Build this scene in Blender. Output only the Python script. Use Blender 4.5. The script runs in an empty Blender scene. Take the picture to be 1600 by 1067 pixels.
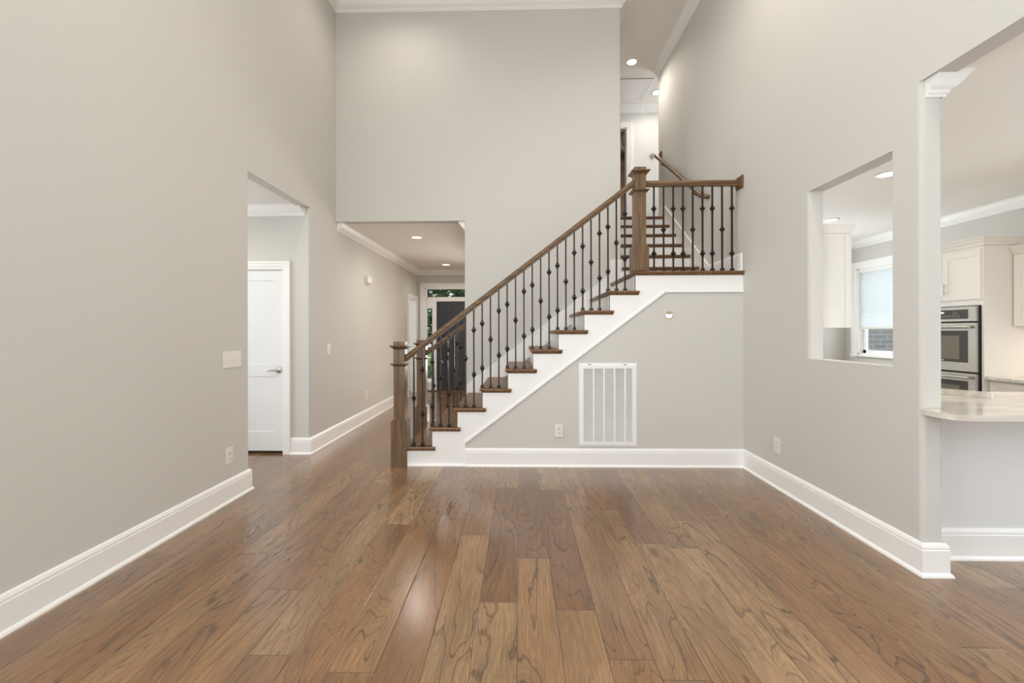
import bpy, bmesh, math, random
from mathutils import Matrix, Vector

S = bpy.context.scene
COL = S.collection
R = random.Random(7)

# ------------------------------------------------------------------ camera
XL, XR, YS, YB, YF = -2.309, 2.212, 4.235, 5.305, 9.548   # walls of the room
cam_d = bpy.data.cameras.new('camera')
cam = bpy.data.objects.new('camera', cam_d)
COL.objects.link(cam)
cam_d.sensor_width = 36.0
cam_d.lens = 662.65 * 36 / 1600
cam_d.shift_x = (800 - 797.36) / 1600
cam_d.shift_y = (517.65 - 533.5) / 1600
cam_d.clip_start = 0.02
right = Vector((0.999768, 0.021399, -0.0023))
fwd = Vector((-0.021398, 0.999771, 0.0005))
up = Vector((0.00231, -0.000451, 0.999997))
m = Matrix((right, up, -fwd)).transposed().to_4x4()
m.translation = (0, 0, 1.3437)
cam.matrix_world = m
S.camera = cam

# ------------------------------------------------------------------ view + world + light
S.view_settings.view_transform = 'Standard'
S.view_settings.look = 'None'
S.view_settings.exposure = -1.09
S.view_settings.gamma = 1.0
S.view_settings.use_curve_mapping = False
try:
    S.cycles.use_denoising = True
    S.cycles.denoising_input_passes = 'RGB_ALBEDO_NORMAL'
    S.cycles.denoising_prefilter = 'ACCURATE'
    S.cycles.max_bounces = 10
    S.cycles.diffuse_bounces = 7
    S.cycles.sample_clamp_indirect = 6.0
    S.cycles.caustics_reflective = False
    S.cycles.caustics_refractive = False
except Exception:
    pass

W = bpy.data.worlds.new('sky')
S.world = W
W.use_nodes = True
wn = W.node_tree.nodes
wl = W.node_tree.links
wn.clear()
w_out = wn.new('ShaderNodeOutputWorld')
w_bg = wn.new('ShaderNodeBackground')
w_sky = wn.new('ShaderNodeTexSky')
w_sky.sky_type = 'HOSEK_WILKIE'
w_sky.turbidity = 4.0
w_sky.ground_albedo = 0.4
w_sky.sun_direction = Vector((-0.45, -0.5, 0.74)).normalized()
w_bg.inputs['Strength'].default_value = 5.0
w_mix = wn.new('ShaderNodeMixRGB')
w_mix.inputs[0].default_value = 0.8
w_mix.inputs[2].default_value = (0.40, 0.41, 0.42, 1)
wl.new(w_sky.outputs[0], w_mix.inputs[1])
wl.new(w_mix.outputs[0], w_bg.inputs['Color'])
wl.new(w_bg.outputs[0], w_out.inputs['Surface'])


def lamp_area(name, loc, rot, sx, sy, power, col):
    d = bpy.data.lights.new(name, 'AREA')
    d.shape = 'RECTANGLE'
    d.size, d.size_y = sx, sy
    d.energy = power
    d.color = col
    o = bpy.data.objects.new(name, d)
    COL.objects.link(o)
    o.location = loc
    o.rotation_euler = rot
    return o


def lamp_spot(name, loc, power, col=(1.0, 0.93, 0.84), size=165, blend=0.8, radius=0.07):
    d = bpy.data.lights.new(name, 'SPOT')
    d.energy = power
    d.color = col
    d.spot_size = math.radians(size)
    d.spot_blend = blend
    d.shadow_soft_size = radius
    o = bpy.data.objects.new(name, d)
    COL.objects.link(o)
    o.location = loc
    return o


DAY = (0.84, 0.93, 1.0)
HP = math.pi / 2
# daylight through the windows of the wall behind the camera (they face +Y)
for wx in (-1.45, 0.0, 1.45):
    lamp_area('daylight_low', (wx, -3.02, 1.45), (HP, 0, 0), 1.1, 1.9, 52, DAY)
    lamp_area('daylight_high', (wx, -3.02, 3.75), (HP, 0, 0), 1.1, 1.7, 45, DAY)
# added side fill in invented wall openings, brightens the right wall (face +X)
lamp_area('daylight_side', (XL + 0.02, 0.0, 1.45), (HP, 0, -HP), 1.8, 1.9, 128, DAY)
lamp_area('daylight_side', (XL + 0.02, 0.0, 3.75), (HP, 0, -HP), 1.8, 1.7, 100, DAY)
# vestibule and kitchen windows, plus added window lights for places out of view
lamp_area('daylight_vestibule', (-4.96, 3.4, 1.45), (HP, 0, -HP), 1.0, 1.7, 100, DAY)
lamp_area('daylight_kitchen', (5.48, 6.25, 1.70), (HP, 0, HP), 0.8, 1.45, 6, DAY)
lamp_area('daylight_breakfast', (5.23, 1.3, 1.45), (HP, 0, HP), 2.2, 1.9, 115, DAY)  # added: invented unseen window, lifts the kitchen ceiling
lamp_area('daylight_kitchen_far', (3.75, 6.93, 1.65), (HP, 0, math.pi), 1.7, 1.2, 92, DAY)  # added in a made-up opening out of view, lights the ceiling
lamp_area('daylight_kitchen_low', (5.48, 6.25, 1.18), (HP, 0, HP), 0.8, 0.36, 30, DAY)
lamp_area('daylight_dining', (0.25, YF - 0.02, 1.45), (HP, 0, math.pi), 1.35, 1.85, 230, (1.0, 0.96, 0.90))  # added to brighten the hall from an invented dining room window
lamp_area('daylight_side_room', (-4.48, 8.6, 1.5), (HP, 0, -HP), 1.2, 1.4, 45, DAY)  # added fill so the room past the doorway reads bright
lamp_area('daylight_upstairs', (4.58, 7.3, 3.092 + 1.35), (HP, 0, HP), 0.9, 1.6, 95, DAY)  # added light for the upper hall, its window is invented
lamp_area('daylight_bedroom', (4.17, 9.6, 4.5), (HP, 0, HP), 1.4, 1.3, 45, (1.0, 0.93, 0.84))  # added fill for the dark bedroom, no window behind it
sun_d = bpy.data.lights.new('sun', 'SUN')
sun_d.energy = 5.0
sun_d.angle = 0.02
sun = bpy.data.objects.new('sun', sun_d)
COL.objects.link(sun)
sun.rotation_euler = (math.radians(25), 0, 0)


# ------------------------------------------------------------------ materials
def srgb(r, g, b):
    f = lambda c: (c / 255 / 12.92) if c / 255 <= 0.04045 else ((c / 255 + 0.055) / 1.055) ** 2.4
    return (f(r), f(g), f(b), 1.0)


def mat(name, col, rough=0.5, metal=0.0, spec=0.5, noise=0.0, nscale=8.0, bump=0.0, bscale=200.0):
    M = bpy.data.materials.new(name)
    M.use_nodes = True
    nt = M.node_tree
    b = nt.nodes['Principled BSDF']
    b.inputs['Base Color'].default_value = col
    b.inputs['Roughness'].default_value = rough
    b.inputs['Metallic'].default_value = metal
    b.inputs['Specular IOR Level'].default_value = spec
    tc = nt.nodes.new('ShaderNodeTexCoord')
    if noise:
        n = nt.nodes.new('ShaderNodeTexNoise')
        n.inputs['Scale'].default_value = nscale
        n.inputs['Detail'].default_value = 4
        mx = nt.nodes.new('ShaderNodeMixRGB')
        mx.inputs[1].default_value = tuple(c * (1 - noise) for c in col[:3]) + (1,)
        mx.inputs[2].default_value = tuple(min(1, c * (1 + noise)) for c in col[:3]) + (1,)
        nt.links.new(tc.outputs['Object'], n.inputs['Vector'])
        nt.links.new(n.outputs['Fac'], mx.inputs[0])
        nt.links.new(mx.outputs[0], b.inputs['Base Color'])
    if bump:
        n2 = nt.nodes.new('ShaderNodeTexNoise')
        n2.inputs['Scale'].default_value = bscale
        bp = nt.nodes.new('ShaderNodeBump')
        bp.inputs['Strength'].default_value = bump
        bp.inputs['Distance'].default_value = 0.002
        nt.links.new(tc.outputs['Object'], n2.inputs['Vector'])
        nt.links.new(n2.outputs['Fac'], bp.inputs['Height'])
        nt.links.new(bp.outputs[0], b.inputs['Normal'])
    return M


def emis(name, col, s):
    M = bpy.data.materials.new(name)
    M.use_nodes = True
    b = M.node_tree.nodes['Principled BSDF']
    b.inputs['Base Color'].default_value = (0.9, 0.9, 0.9, 1)
    b.inputs['Emission Color'].default_value = col
    b.inputs['Emission Strength'].default_value = s
    return M


def wood(name, axis, dark, mid, light, rough=0.33):
    M = bpy.data.materials.new(name)
    M.use_nodes = True
    nt = M.node_tree
    L = nt.links
    b = nt.nodes['Principled BSDF']
    tc = nt.nodes.new('ShaderNodeTexCoord')
    mp = nt.nodes.new('ShaderNodeMapping')
    sc = [38.0, 38.0, 38.0]
    sc['xyz'.index(axis)] = 2.2
    mp.inputs['Scale'].default_value = sc
    L.new(tc.outputs['Object'], mp.inputs['Vector'])
    n = nt.nodes.new('ShaderNodeTexNoise')
    n.inputs['Scale'].default_value = 1.0
    n.inputs['Detail'].default_value = 5
    n.inputs['Distortion'].default_value = 0.8
    L.new(mp.outputs[0], n.inputs['Vector'])
    cr = nt.nodes.new('ShaderNodeValToRGB')
    cr.color_ramp.elements[0].position = 0.3
    cr.color_ramp.elements[0].color = dark
    cr.color_ramp.elements[1].position = 0.72
    cr.color_ramp.elements[1].color = light
    e = cr.color_ramp.elements.new(0.5)
    e.color = mid
    L.new(n.outputs['Fac'], cr.inputs[0])
    L.new(cr.outputs[0], b.inputs['Base Color'])
    b.inputs['Roughness'].default_value = rough
    return M


def floor_mat():
    M = bpy.data.materials.new('oak_planks')
    M.use_nodes = True
    nt = M.node_tree
    L = nt.links
    N = nt.nodes.new
    b = nt.nodes['Principled BSDF']

    def math_(op, a, c=None, v=None):
        n = N('ShaderNodeMath')
        n.operation = op
        for i, s in enumerate((a, c)):
            if s is None:
                continue
            if isinstance(s, (int, float)):
                n.inputs[i].default_value = s
            else:
                L.new(s, n.inputs[i])
        return n.outputs[0]

    def vec(x, y, z):
        n = N('ShaderNodeCombineXYZ')
        for i, s in enumerate((x, y, z)):
            if isinstance(s, (int, float)):
                n.inputs[i].default_value = s
            else:
                L.new(s, n.inputs[i])
        return n.outputs[0]

    def noise(v, detail=3.0, dist=0.0, scale=1.0):
        n = N('ShaderNodeTexNoise')
        n.inputs['Scale'].default_value = scale
        n.inputs['Detail'].default_value = detail
        n.inputs['Distortion'].default_value = dist
        L.new(v, n.inputs['Vector'])
        return n.outputs['Fac']

    def white(v):
        n = N('ShaderNodeTexWhiteNoise')
        n.noise_dimensions = '3D'
        L.new(v, n.inputs['Vector'])
        return n.outputs['Value'], n.outputs['Color']

    def ramp(f, stops):
        n = N('ShaderNodeValToRGB')
        els = n.color_ramp.elements
        els[0].position, els[0].color = stops[0]
        els[1].position, els[1].color = stops[-1]
        for p, c in stops[1:-1]:
            e = els.new(p)
            e.color = c
        L.new(f, n.inputs[0])
        return n.outputs[0]

    def mix(f, a, c, mode='MIX'):
        n = N('ShaderNodeMixRGB')
        n.blend_type = mode
        for i, s in enumerate((f, a, c)):
            if isinstance(s, (int, float)):
                n.inputs[i].default_value = s
            elif isinstance(s, tuple):
                n.inputs[i].default_value = s
            else:
                L.new(s, n.inputs[i])
        return n.outputs[0]

    tc = N('ShaderNodeTexCoord')
    sp = N('ShaderNodeSeparateXYZ')
    L.new(tc.outputs['Object'], sp.inputs[0])
    X, Y = sp.outputs[0], sp.outputs[1]
    PW, PL = 0.187, 1.55
    u = math_('DIVIDE', math_('ADD', X, 0.013), PW)
    row = math_('FLOOR', u)
    r1, _ = white(vec(row, 3.0, 1.0))
    v = math_('ADD', math_('DIVIDE', Y, PL), math_('MULTIPLY', r1, 7.31))
    idx = math_('FLOOR', v)
    r2, rc = white(vec(row, idx, 5.0))
    rs = N('ShaderNodeSeparateXYZ')
    L.new(rc, rs.inputs[0])
    rA, rB, rC = rs.outputs
    off = math_('MULTIPLY', rA, 61.0)
    off2 = math_('MULTIPLY', rB, 37.0)
    # cathedral grain: contour lines of a stretched noise field
    gx = math_('ADD', math_('MULTIPLY', X, 4.2), off)
    gy = math_('ADD', math_('MULTIPLY', Y, 0.75), off2)
    f1 = noise(vec(gx, gy, math_('MULTIPLY', rC, 20.0)), 2.0, 0.6)
    freq = math_('ADD', 9.0, math_('MULTIPLY', rB, 13.0))
    wob = noise(vec(math_('MULTIPLY', X, 45.0), math_('MULTIPLY', Y, 16.0), off), 3.0)
    ph = math_('ADD', math_('MULTIPLY', f1, freq), math_('MULTIPLY', wob, 0.42))
    fr = math_('FRACT', ph)
    line = ramp(fr, [(0.0, (1, 1, 1, 1)), (0.10, (0.25, 0.25, 0.25, 1)), (0.45, (0, 0, 0, 1)),
                     (0.90, (0.08, 0.08, 0.08, 1)), (1.0, (0.9, 0.9, 0.9, 1))])
    # patches where grain is strong
    pat = noise(vec(math_('MULTIPLY', X, 3.0), math_('MULTIPLY', Y, 1.0), off2), 2.0)
    pat = ramp(pat, [(0.36, (0.18, 0.18, 0.18, 1)), (0.62, (1, 1, 1, 1))])
    # fine pores
    pore = noise(vec(math_('MULTIPLY', X, 170.0), math_('MULTIPLY', Y, 6.0), off), 4.0)
    pore = ramp(pore, [(0.36, (0.64, 0.62, 0.60, 1)), (0.56, (1, 1, 1, 1))])
    base = ramp(r2, [(0.0, srgb(122, 88, 58)), (0.22, srgb(146, 114, 81)), (0.42, srgb(136, 98, 64)),
                     (0.62, srgb(155, 124, 89)), (0.8, srgb(142, 107, 72)), (1.0, srgb(165, 134, 99))])
    lowf = noise(vec(math_('MULTIPLY', X, 7.0), math_('MULTIPLY', Y, 1.6), off), 3.0)
    base = mix(0.8, base, ramp(lowf, [(0.3, (0.72, 0.69, 0.67, 1)), (0.7, (1.18, 1.12, 1.06, 1))]), 'MULTIPLY')
    gl = math_('MULTIPLY', math_('MULTIPLY', line, pat), 0.85)
    ph2 = math_('FRACT', math_('MULTIPLY', ph, 3.0))
    line2 = ramp(ph2, [(0.0, (1, 1, 1, 1)), (0.25, (0.2, 0.2, 0.2, 1)), (0.6, (0, 0, 0, 1)), (1.0, (1, 1, 1, 1))])
    base = mix(math_('MULTIPLY', line2, 0.22), base, srgb(86, 60, 42))
    c = mix(gl, base, srgb(64, 44, 32))
    c = mix(0.75, c, pore, 'MULTIPLY')
    # knots
    vo = N('ShaderNodeTexVoronoi')
    vo.inputs['Scale'].default_value = 1.0
    L.new(vec(math_('MULTIPLY', X, 2.3), math_('MULTIPLY', Y, 0.9), off), vo.inputs['Vector'])
    kn = ramp(vo.outputs['Distance'], [(0.0, (1, 1, 1, 1)), (0.035, (0.8, 0.8, 0.8, 1)), (0.075, (0, 0, 0, 1))])
    c = mix(math_('MULTIPLY', kn, 0.6), c, srgb(60, 38, 26))
    # seams
    fu = math_('FRACT', u)
    du = math_('MULTIPLY', math_('MINIMUM', fu, math_('SUBTRACT', 1.0, fu)), PW)
    fv = math_('FRACT', v)
    dv = math_('MULTIPLY', math_('MINIMUM', fv, math_('SUBTRACT', 1.0, fv)), PL)
    d = math_('MINIMUM', du, dv)
    seam = math_('LESS_THAN', d, 0.0014)
    c = mix(math_('MULTIPLY', seam, 0.8), c, srgb(52, 34, 24))
    L.new(c, b.inputs['Base Color'])
    rr = ramp(pore, [(0.0, (0.32, 0.32, 0.32, 1)), (1.0, (0.22, 0.22, 0.22, 1))])
    L.new(rr, b.inputs['Roughness'])
    b.inputs['Specular IOR Level'].default_value = 0.5
    b.inputs['Coat Weight'].default_value = 0.6
    b.inputs['Coat IOR'].default_value = 1.55
    b.inputs['Coat Roughness'].default_value = 0.2
    h = math_('SUBTRACT', math_('MULTIPLY', pore, 0.25), math_('MULTIPLY', line, 0.12))
    h = math_('SUBTRACT', h, ramp(d, [(0.0, (1, 1, 1, 1)), (0.004, (0, 0, 0, 1))]))
    lf = noise(vec(math_('MULTIPLY', X, 5.0), math_('MULTIPLY', Y, 1.6), off), 1.0)
    h = math_('ADD', h, math_('MULTIPLY', lf, 0.6))
    bp = N('ShaderNodeBump')
    bp.inputs['Strength'].default_value = 0.22
    bp.inputs['Distance'].default_value = 0.003
    L.new(h, bp.inputs['Height'])
    L.new(bp.outputs[0], b.inputs['Normal'])
    L.new(bp.outputs[0], b.inputs['Coat Normal'])
    return M


def brick_mat():
    M = bpy.data.materials.new('grey_brick')
    M.use_nodes = True
    nt = M.node_tree
    b = nt.nodes['Principled BSDF']
    tc = nt.nodes.new('ShaderNodeTexCoord')
    sp = nt.nodes.new('ShaderNodeSeparateXYZ')
    cb = nt.nodes.new('ShaderNodeCombineXYZ')
    br = nt.nodes.new('ShaderNodeTexBrick')
    nt.links.new(tc.outputs['Object'], sp.inputs[0])
    nt.links.new(sp.outputs[0], cb.inputs[0])
    nt.links.new(sp.outputs[2], cb.inputs[1])
    nt.links.new(cb.outputs[0], br.inputs['Vector'])
    br.inputs['Scale'].default_value = 1.0
    br.inputs['Brick Width'].default_value = 0.22
    br.inputs['Row Height'].default_value = 0.079
    br.inputs['Mortar Size'].default_value = 0.008
    br.inputs['Color1'].default_value = srgb(150, 150, 152)
    br.inputs['Color2'].default_value = srgb(138, 140, 144)
    br.inputs['Mortar'].default_value = srgb(176, 176, 174)
    nt.links.new(br.outputs['Color'], b.inputs['Base Color'])
    b.inputs['Roughness'].default_value = 0.9
    return M


def glass_mat():
    M = bpy.data.materials.new('window_glass')
    M.use_nodes = True
    nt = M.node_tree
    nt.nodes.clear()
    o = nt.nodes.new('ShaderNodeOutputMaterial')
    t = nt.nodes.new('ShaderNodeBsdfTransparent')
    t.inputs[0].default_value = (0.95, 0.97, 0.96, 1)
    g = nt.nodes.new('ShaderNodeBsdfGlossy')
    g.inputs['Roughness'].default_value = 0.02
    mx = nt.nodes.new('ShaderNodeMixShader')
    fr = nt.nodes.new('ShaderNodeFresnel')
    fr.inputs[0].default_value = 1.45
    ge = nt.nodes.new('ShaderNodeNewGeometry')
    iv = nt.nodes.new('ShaderNodeMath')
    iv.operation = 'SUBTRACT'
    iv.inputs[0].default_value = 1.0
    ml = nt.nodes.new('ShaderNodeMath')
    ml.operation = 'MULTIPLY'
    nt.links.new(ge.outputs['Backfacing'], iv.inputs[1])
    nt.links.new(fr.outputs[0], ml.inputs[0])
    nt.links.new(iv.outputs[0], ml.inputs[1])
    nt.links.new(ml.outputs[0], mx.inputs[0])
    nt.links.new(t.outputs[0], mx.inputs[1])
    nt.links.new(g.outputs[0], mx.inputs[2])
    nt.links.new(mx.outputs[0], o.inputs[0])
    return M


def shade_mat():
    M = bpy.data.materials.new('shade_fabric')
    M.use_nodes = True
    nt = M.node_tree
    nt.nodes.clear()
    o = nt.nodes.new('ShaderNodeOutputMaterial')
    a = nt.nodes.new('ShaderNodeBsdfDiffuse')
    a.inputs[0].default_value = (0.7, 0.72, 0.72, 1)
    t = nt.nodes.new('ShaderNodeBsdfTranslucent')
    t.inputs[0].default_value = (0.86, 0.90, 0.92, 1)
    mx = nt.nodes.new('ShaderNodeMixShader')
    mx.inputs[0].default_value = 0.5
    nt.links.new(a.outputs[0], mx.inputs[1])
    nt.links.new(t.outputs[0], mx.inputs[2])
    nt.links.new(mx.outputs[0], o.inputs[0])
    return M


def marble_mat():
    M = bpy.data.materials.new('pale_marble')
    M.use_nodes = True
    nt = M.node_tree
    b = nt.nodes['Principled BSDF']
    tc = nt.nodes.new('ShaderNodeTexCoord')
    mp = nt.nodes.new('ShaderNodeMapping')
    mp.inputs['Scale'].default_value = (1.2, 7.0, 4.0)
    n = nt.nodes.new('ShaderNodeTexNoise')
    n.inputs['Scale'].default_value = 2.0
    n.inputs['Detail'].default_value = 6
    n.inputs['Distortion'].default_value = 1.2
    cr = nt.nodes.new('ShaderNodeValToRGB')
    cr.color_ramp.elements[0].position = 0.33
    cr.color_ramp.elements[0].color = srgb(200, 188, 172)
    cr.color_ramp.elements[1].position = 0.6
    cr.color_ramp.elements[1].color = srgb(224, 219, 211)
    nt.links.new(tc.outputs['Object'], mp.inputs['Vector'])
    nt.links.new(mp.outputs[0], n.inputs['Vector'])
    nt.links.new(n.outputs['Fac'], cr.inputs[0])
    nt.links.new(cr.outputs[0], b.inputs['Base Color'])
    b.inputs['Roughness'].default_value = 0.12
    return M


WALL = mat('greige_paint', srgb(207, 204, 198), 0.75, spec=0.25, noise=0.012, nscale=1.5, bump=0.05)
CEIL = mat('ceiling_paint', srgb(238, 234, 228), 0.85, spec=0.2, noise=0.01, nscale=2)
TRIM = mat('white_trim_paint', srgb(243, 241, 238), 0.35, spec=0.4, noise=0.006, nscale=3)
DOORW = mat('white_door_paint', srgb(236, 236, 236), 0.4, spec=0.4, noise=0.005, nscale=3)
OAK = floor_mat()
wd = (srgb(76, 55, 35), srgb(104, 79, 52), srgb(128, 101, 70))
WX = wood('stained_oak_rail', 'x', *wd)
WY = wood('stained_oak_tread', 'y', srgb(84, 56, 32), srgb(114, 80, 49), srgb(138, 102, 66), 0.38)
WZ = wood('stained_oak_post', 'z', srgb(78, 56, 35), srgb(104, 78, 51), srgb(128, 100, 69), 0.3)
IRON = mat('dark_bronze_iron', srgb(48, 38, 32), 0.34, metal=0.5, noise=0.1, nscale=60)
PLASTIC = mat('white_plastic', srgb(228, 225, 218), 0.55, noise=0.004)
SLOT = mat('dark_slot', srgb(52, 48, 45), 0.6, noise=0.02)
STEEL = mat('stainless_steel', srgb(198, 194, 186), 0.27, metal=0.9, noise=0.03, nscale=30)
CHROME = mat('satin_nickel', srgb(205, 202, 198), 0.18, metal=1.0, noise=0.02)
BLACKG = mat('dark_oven_glass', srgb(58, 54, 46), 0.08, spec=0.6, noise=0.02)
CAVITY = mat('oven_window_glass', srgb(112, 107, 92), 0.12, spec=0.5, noise=0.03)
CAB = mat('white_cabinet_paint', srgb(233, 228, 220), 0.35, spec=0.4, noise=0.005)
MARBLE = marble_mat()
GLASS = glass_mat()
SHADE = shade_mat()
BRICK = brick_mat()
BLACKD = mat('charcoal_door_paint', srgb(48, 46, 50), 0.35, noise=0.03)
LENS = emis('lit_lamp_lens', (1.0, 0.93, 0.82, 1), 14.0)
GREYM = mat('grey_plastic', srgb(150, 152, 154), 0.3, noise=0.02)
CONC = mat('pale_concrete', srgb(205, 200, 190), 0.9, noise=0.06, nscale=6)
LAWN = mat('lawn_green', srgb(96, 122, 62), 0.95, noise=0.25, nscale=12)
LEAF = mat('leaf_green', srgb(70, 98, 52), 0.6, noise=0.45, nscale=3)
BARK = mat('tree_bark', srgb(86, 70, 56), 0.95, noise=0.3, nscale=20)
FANB = mat('fan_brown_wood', srgb(120, 98, 76), 0.5, noise=0.1)
DARKROOM = mat('taupe_paint', srgb(150, 128, 108), 0.8, noise=0.02)  # greige bedroom in shadow: its dimness is put into this colour
DIGIT = emis('oven_display_digits', (0.85, 0.95, 0.55, 1), 1.0)
LABELW = mat('panel_lettering', srgb(215, 212, 200), 0.5, noise=0.02)


# ------------------------------------------------------------------ geometry helper
class G:
    def __init__(s):
        s.v, s.f, s.sm = [], [], []

    def poly(s, vs, fs, smooth=False):
        n = len(s.v)
        s.v += [tuple(p) for p in vs]
        s.f += [tuple(i + n for i in f) for f in fs]
        s.sm += [smooth] * len(fs)
        return s

    def box(s, x0, x1, y0, y1, z0, z1):
        vs = [(x, y, z) for z in (z0, z1) for y in (y0, y1) for x in (x0, x1)]
        return s.poly(vs, [(0, 2, 3, 1), (4, 5, 7, 6), (0, 1, 5, 4), (2, 6, 7, 3), (0, 4, 6, 2), (1, 3, 7, 5)])

    def cbox(s, c, d):
        return s.box(c[0] - d[0] / 2, c[0] + d[0] / 2, c[1] - d[1] / 2, c[1] + d[1] / 2, c[2] - d[2] / 2, c[2] + d[2] / 2)

    def prism(s, pts, axis, a0, a1, smooth=False):
        # pts: 2-D outline in the plane normal to axis: x->(y,z)  y->(x,z)  z->(x,y)
        def p3(p, a):
            return {'x': (a, p[0], p[1]), 'y': (p[0], a, p[1]), 'z': (p[0], p[1], a)}[axis]
        n = len(pts)
        vs = [p3(p, a0) for p in pts] + [p3(p, a1) for p in pts]
        fs = [tuple(range(n - 1, -1, -1)), tuple(range(n, 2 * n))]
        s.poly(vs, fs)
        s.poly(vs, [(i, (i + 1) % n, n + (i + 1) % n, n + i) for i in range(n)], smooth)
        return s

    def loft(s, rings, closed=True, caps=True, smooth=True):
        n = len(rings[0])
        vs = [p for r in rings for p in r]
        fs = []
        for k in range(len(rings) - 1):
            for i in range(n if closed else n - 1):
                j = (i + 1) % n
                fs.append((k * n + i, k * n + j, (k + 1) * n + j, (k + 1) * n + i))
        s.poly(vs, fs, smooth)
        if caps:
            s.poly(rings[0], [tuple(range(n - 1, -1, -1))])
            s.poly(rings[-1], [tuple(range(n))])
        return s

    def lathe(s, prof, c, axis='z', n=24, smooth=True):
        # prof: (r, h) pairs along the axis
        rings = []
        for r, h in prof:
            ring = []
            for i in range(n):
                a = 2 * math.pi * i / n
                p, q = r * math.cos(a), r * math.sin(a)
                ring.append({'z': (c[0] + p, c[1] + q, c[2] + h), 'y': (c[0] + p, c[1] + h, c[2] - q),
                             'x': (c[0] + h, c[1] + p, c[2] + q)}[axis])
            rings.append(ring)
        return s.loft(rings, caps=False, smooth=smooth)

    def tube(s, path, r, n=10):
        rings = []
        for k, p in enumerate(path):
            p = Vector(p)
            a = Vector(path[max(0, k - 1)])
            b = Vector(path[min(len(path) - 1, k + 1)])
            d = (b - a).normalized()
            u = d.cross(Vector((0, 0, 1)))
            if u.length < 1e-4:
                u = d.cross(Vector((0, 1, 0)))
            u.normalize()
            w = u.cross(d)
            rr = r[k] if isinstance(r, (list, tuple)) else r
            rings.append([tuple(p + u * (rr * math.cos(2 * math.pi * i / n)) + w * (rr * math.sin(2 * math.pi * i / n))) for i in range(n)])
        return s.loft(rings)

    def run(s, prof, p0, p1, nrm, m0=0, m1=0):
        # moulding: prof (d, z) swept from p0 to p1 on a wall whose room-side normal is nrm
        p0, p1, nv = Vector(p0), Vector(p1), Vector(nrm)
        d = (p1 - p0).normalized()
        a = [tuple(p0 + nv * q + Vector((0, 0, z)) - d * (m0 * q)) for q, z in prof]
        b = [tuple(p1 + nv * q + Vector((0, 0, z)) + d * (m1 * q)) for q, z in prof]
        return s.loft([a, b], smooth=False)

    def build(s, name, material, parent=None, bevel=0.0, seg=2, origin=None):
        me = bpy.data.meshes.new(name)
        if origin is None:
            if parent is not None:
                origin = Vector((0, 0, 0))
                q = parent
                while q is not None:
                    origin = origin + q.location
                    q = q.parent
                rel = Vector((0, 0, 0))
            else:
                xs = [p[0] for p in s.v]
                ys = [p[1] for p in s.v]
                zs = [p[2] for p in s.v]
                origin = Vector(((min(xs) + max(xs)) / 2, (min(ys) + max(ys)) / 2, min(zs)))
                rel = origin
        else:
            origin = Vector(origin)
            rel = origin.copy()
            q = parent
            while q is not None:
                rel = rel - q.location
                q = q.parent
        me.from_pydata([tuple(Vector(p) - origin) for p in s.v], [], s.f)
        for p, sm in zip(me.polygons, s.sm):
            p.use_smooth = sm
        bm = bmesh.new()
        bm.from_mesh(me)
        bmesh.ops.recalc_face_normals(bm, faces=bm.faces)
        bm.to_mesh(me)
        bm.free()
        me.materials.append(material)
        o = bpy.data.objects.new(name, me)
        COL.objects.link(o)
        if parent is not None:
            o.parent = parent
        o.location = rel
        if bevel:
            md = o.modifiers.new('edge', 'BEVEL')
            md.width = bevel
            md.segments = seg
            md.limit_method = 'ANGLE'
            md.angle_limit = math.radians(40)
        return o


def thing(name, loc, label, cat, group=None):
    o = bpy.data.objects.new(name, None)
    o.empty_display_size = 0.1
    COL.objects.link(o)
    o.location = loc
    o['label'] = label
    o['category'] = cat
    if group:
        o['group'] = group
    return o


def tag(o, label, cat, group=None):
    o['label'] = label
    o['category'] = cat
    if group:
        o['group'] = group
    return o


def struct(o):
    o['kind'] = 'structure'
    return o


def copy_tree(o, loc, label=None):
    c = o.copy()
    COL.objects.link(c)
    c.location = loc
    if label:
        c['label'] = label

    def rec(src, dst):
        for ch in list(src.children):
            d = ch.copy()
            COL.objects.link(d)
            d.parent = dst
            rec(ch, d)
    rec(o, c)
    return c


def rrect(x0, x1, y0, y1, corners, r=0.02, n=5):
    # plan outline with rounded corners; corners is a subset of {'00','10','11','01'}
    out = []
    for key, cx, cy, a0 in (('00', x0, y0, 180), ('10', x1, y0, 270), ('11', x1, y1, 0), ('01', x0, y1, 90)):
        if key in corners:
            ox = x0 + r if cx == x0 else x1 - r
            oy = y0 + r if cy == y0 else y1 - r
            for i in range(n + 1):
                a = math.radians(a0 + 90 * i / n)
                out.append((ox + r * math.cos(a), oy + r * math.sin(a)))
        else:
            out.append((cx, cy))
    return out


# ------------------------------------------------------------------ room shell
ZC = 5.48        # tall ceiling
Z1 = 2.735       # ordinary ceiling height
ZH = 2.718       # underside of the headers
XK = 2.328       # kitchen face of the right wall
YR = -3.0        # wall behind the camera
XKR = 5.25       # far wall of the kitchen
YKB = 6.95
ZU = 3.092       # upper floor

struct(G().box(-5.2, 6.0, -3.2, 9.75, -0.12, 0.0).build('floor', OAK, origin=(0, 0, 0)))

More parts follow.
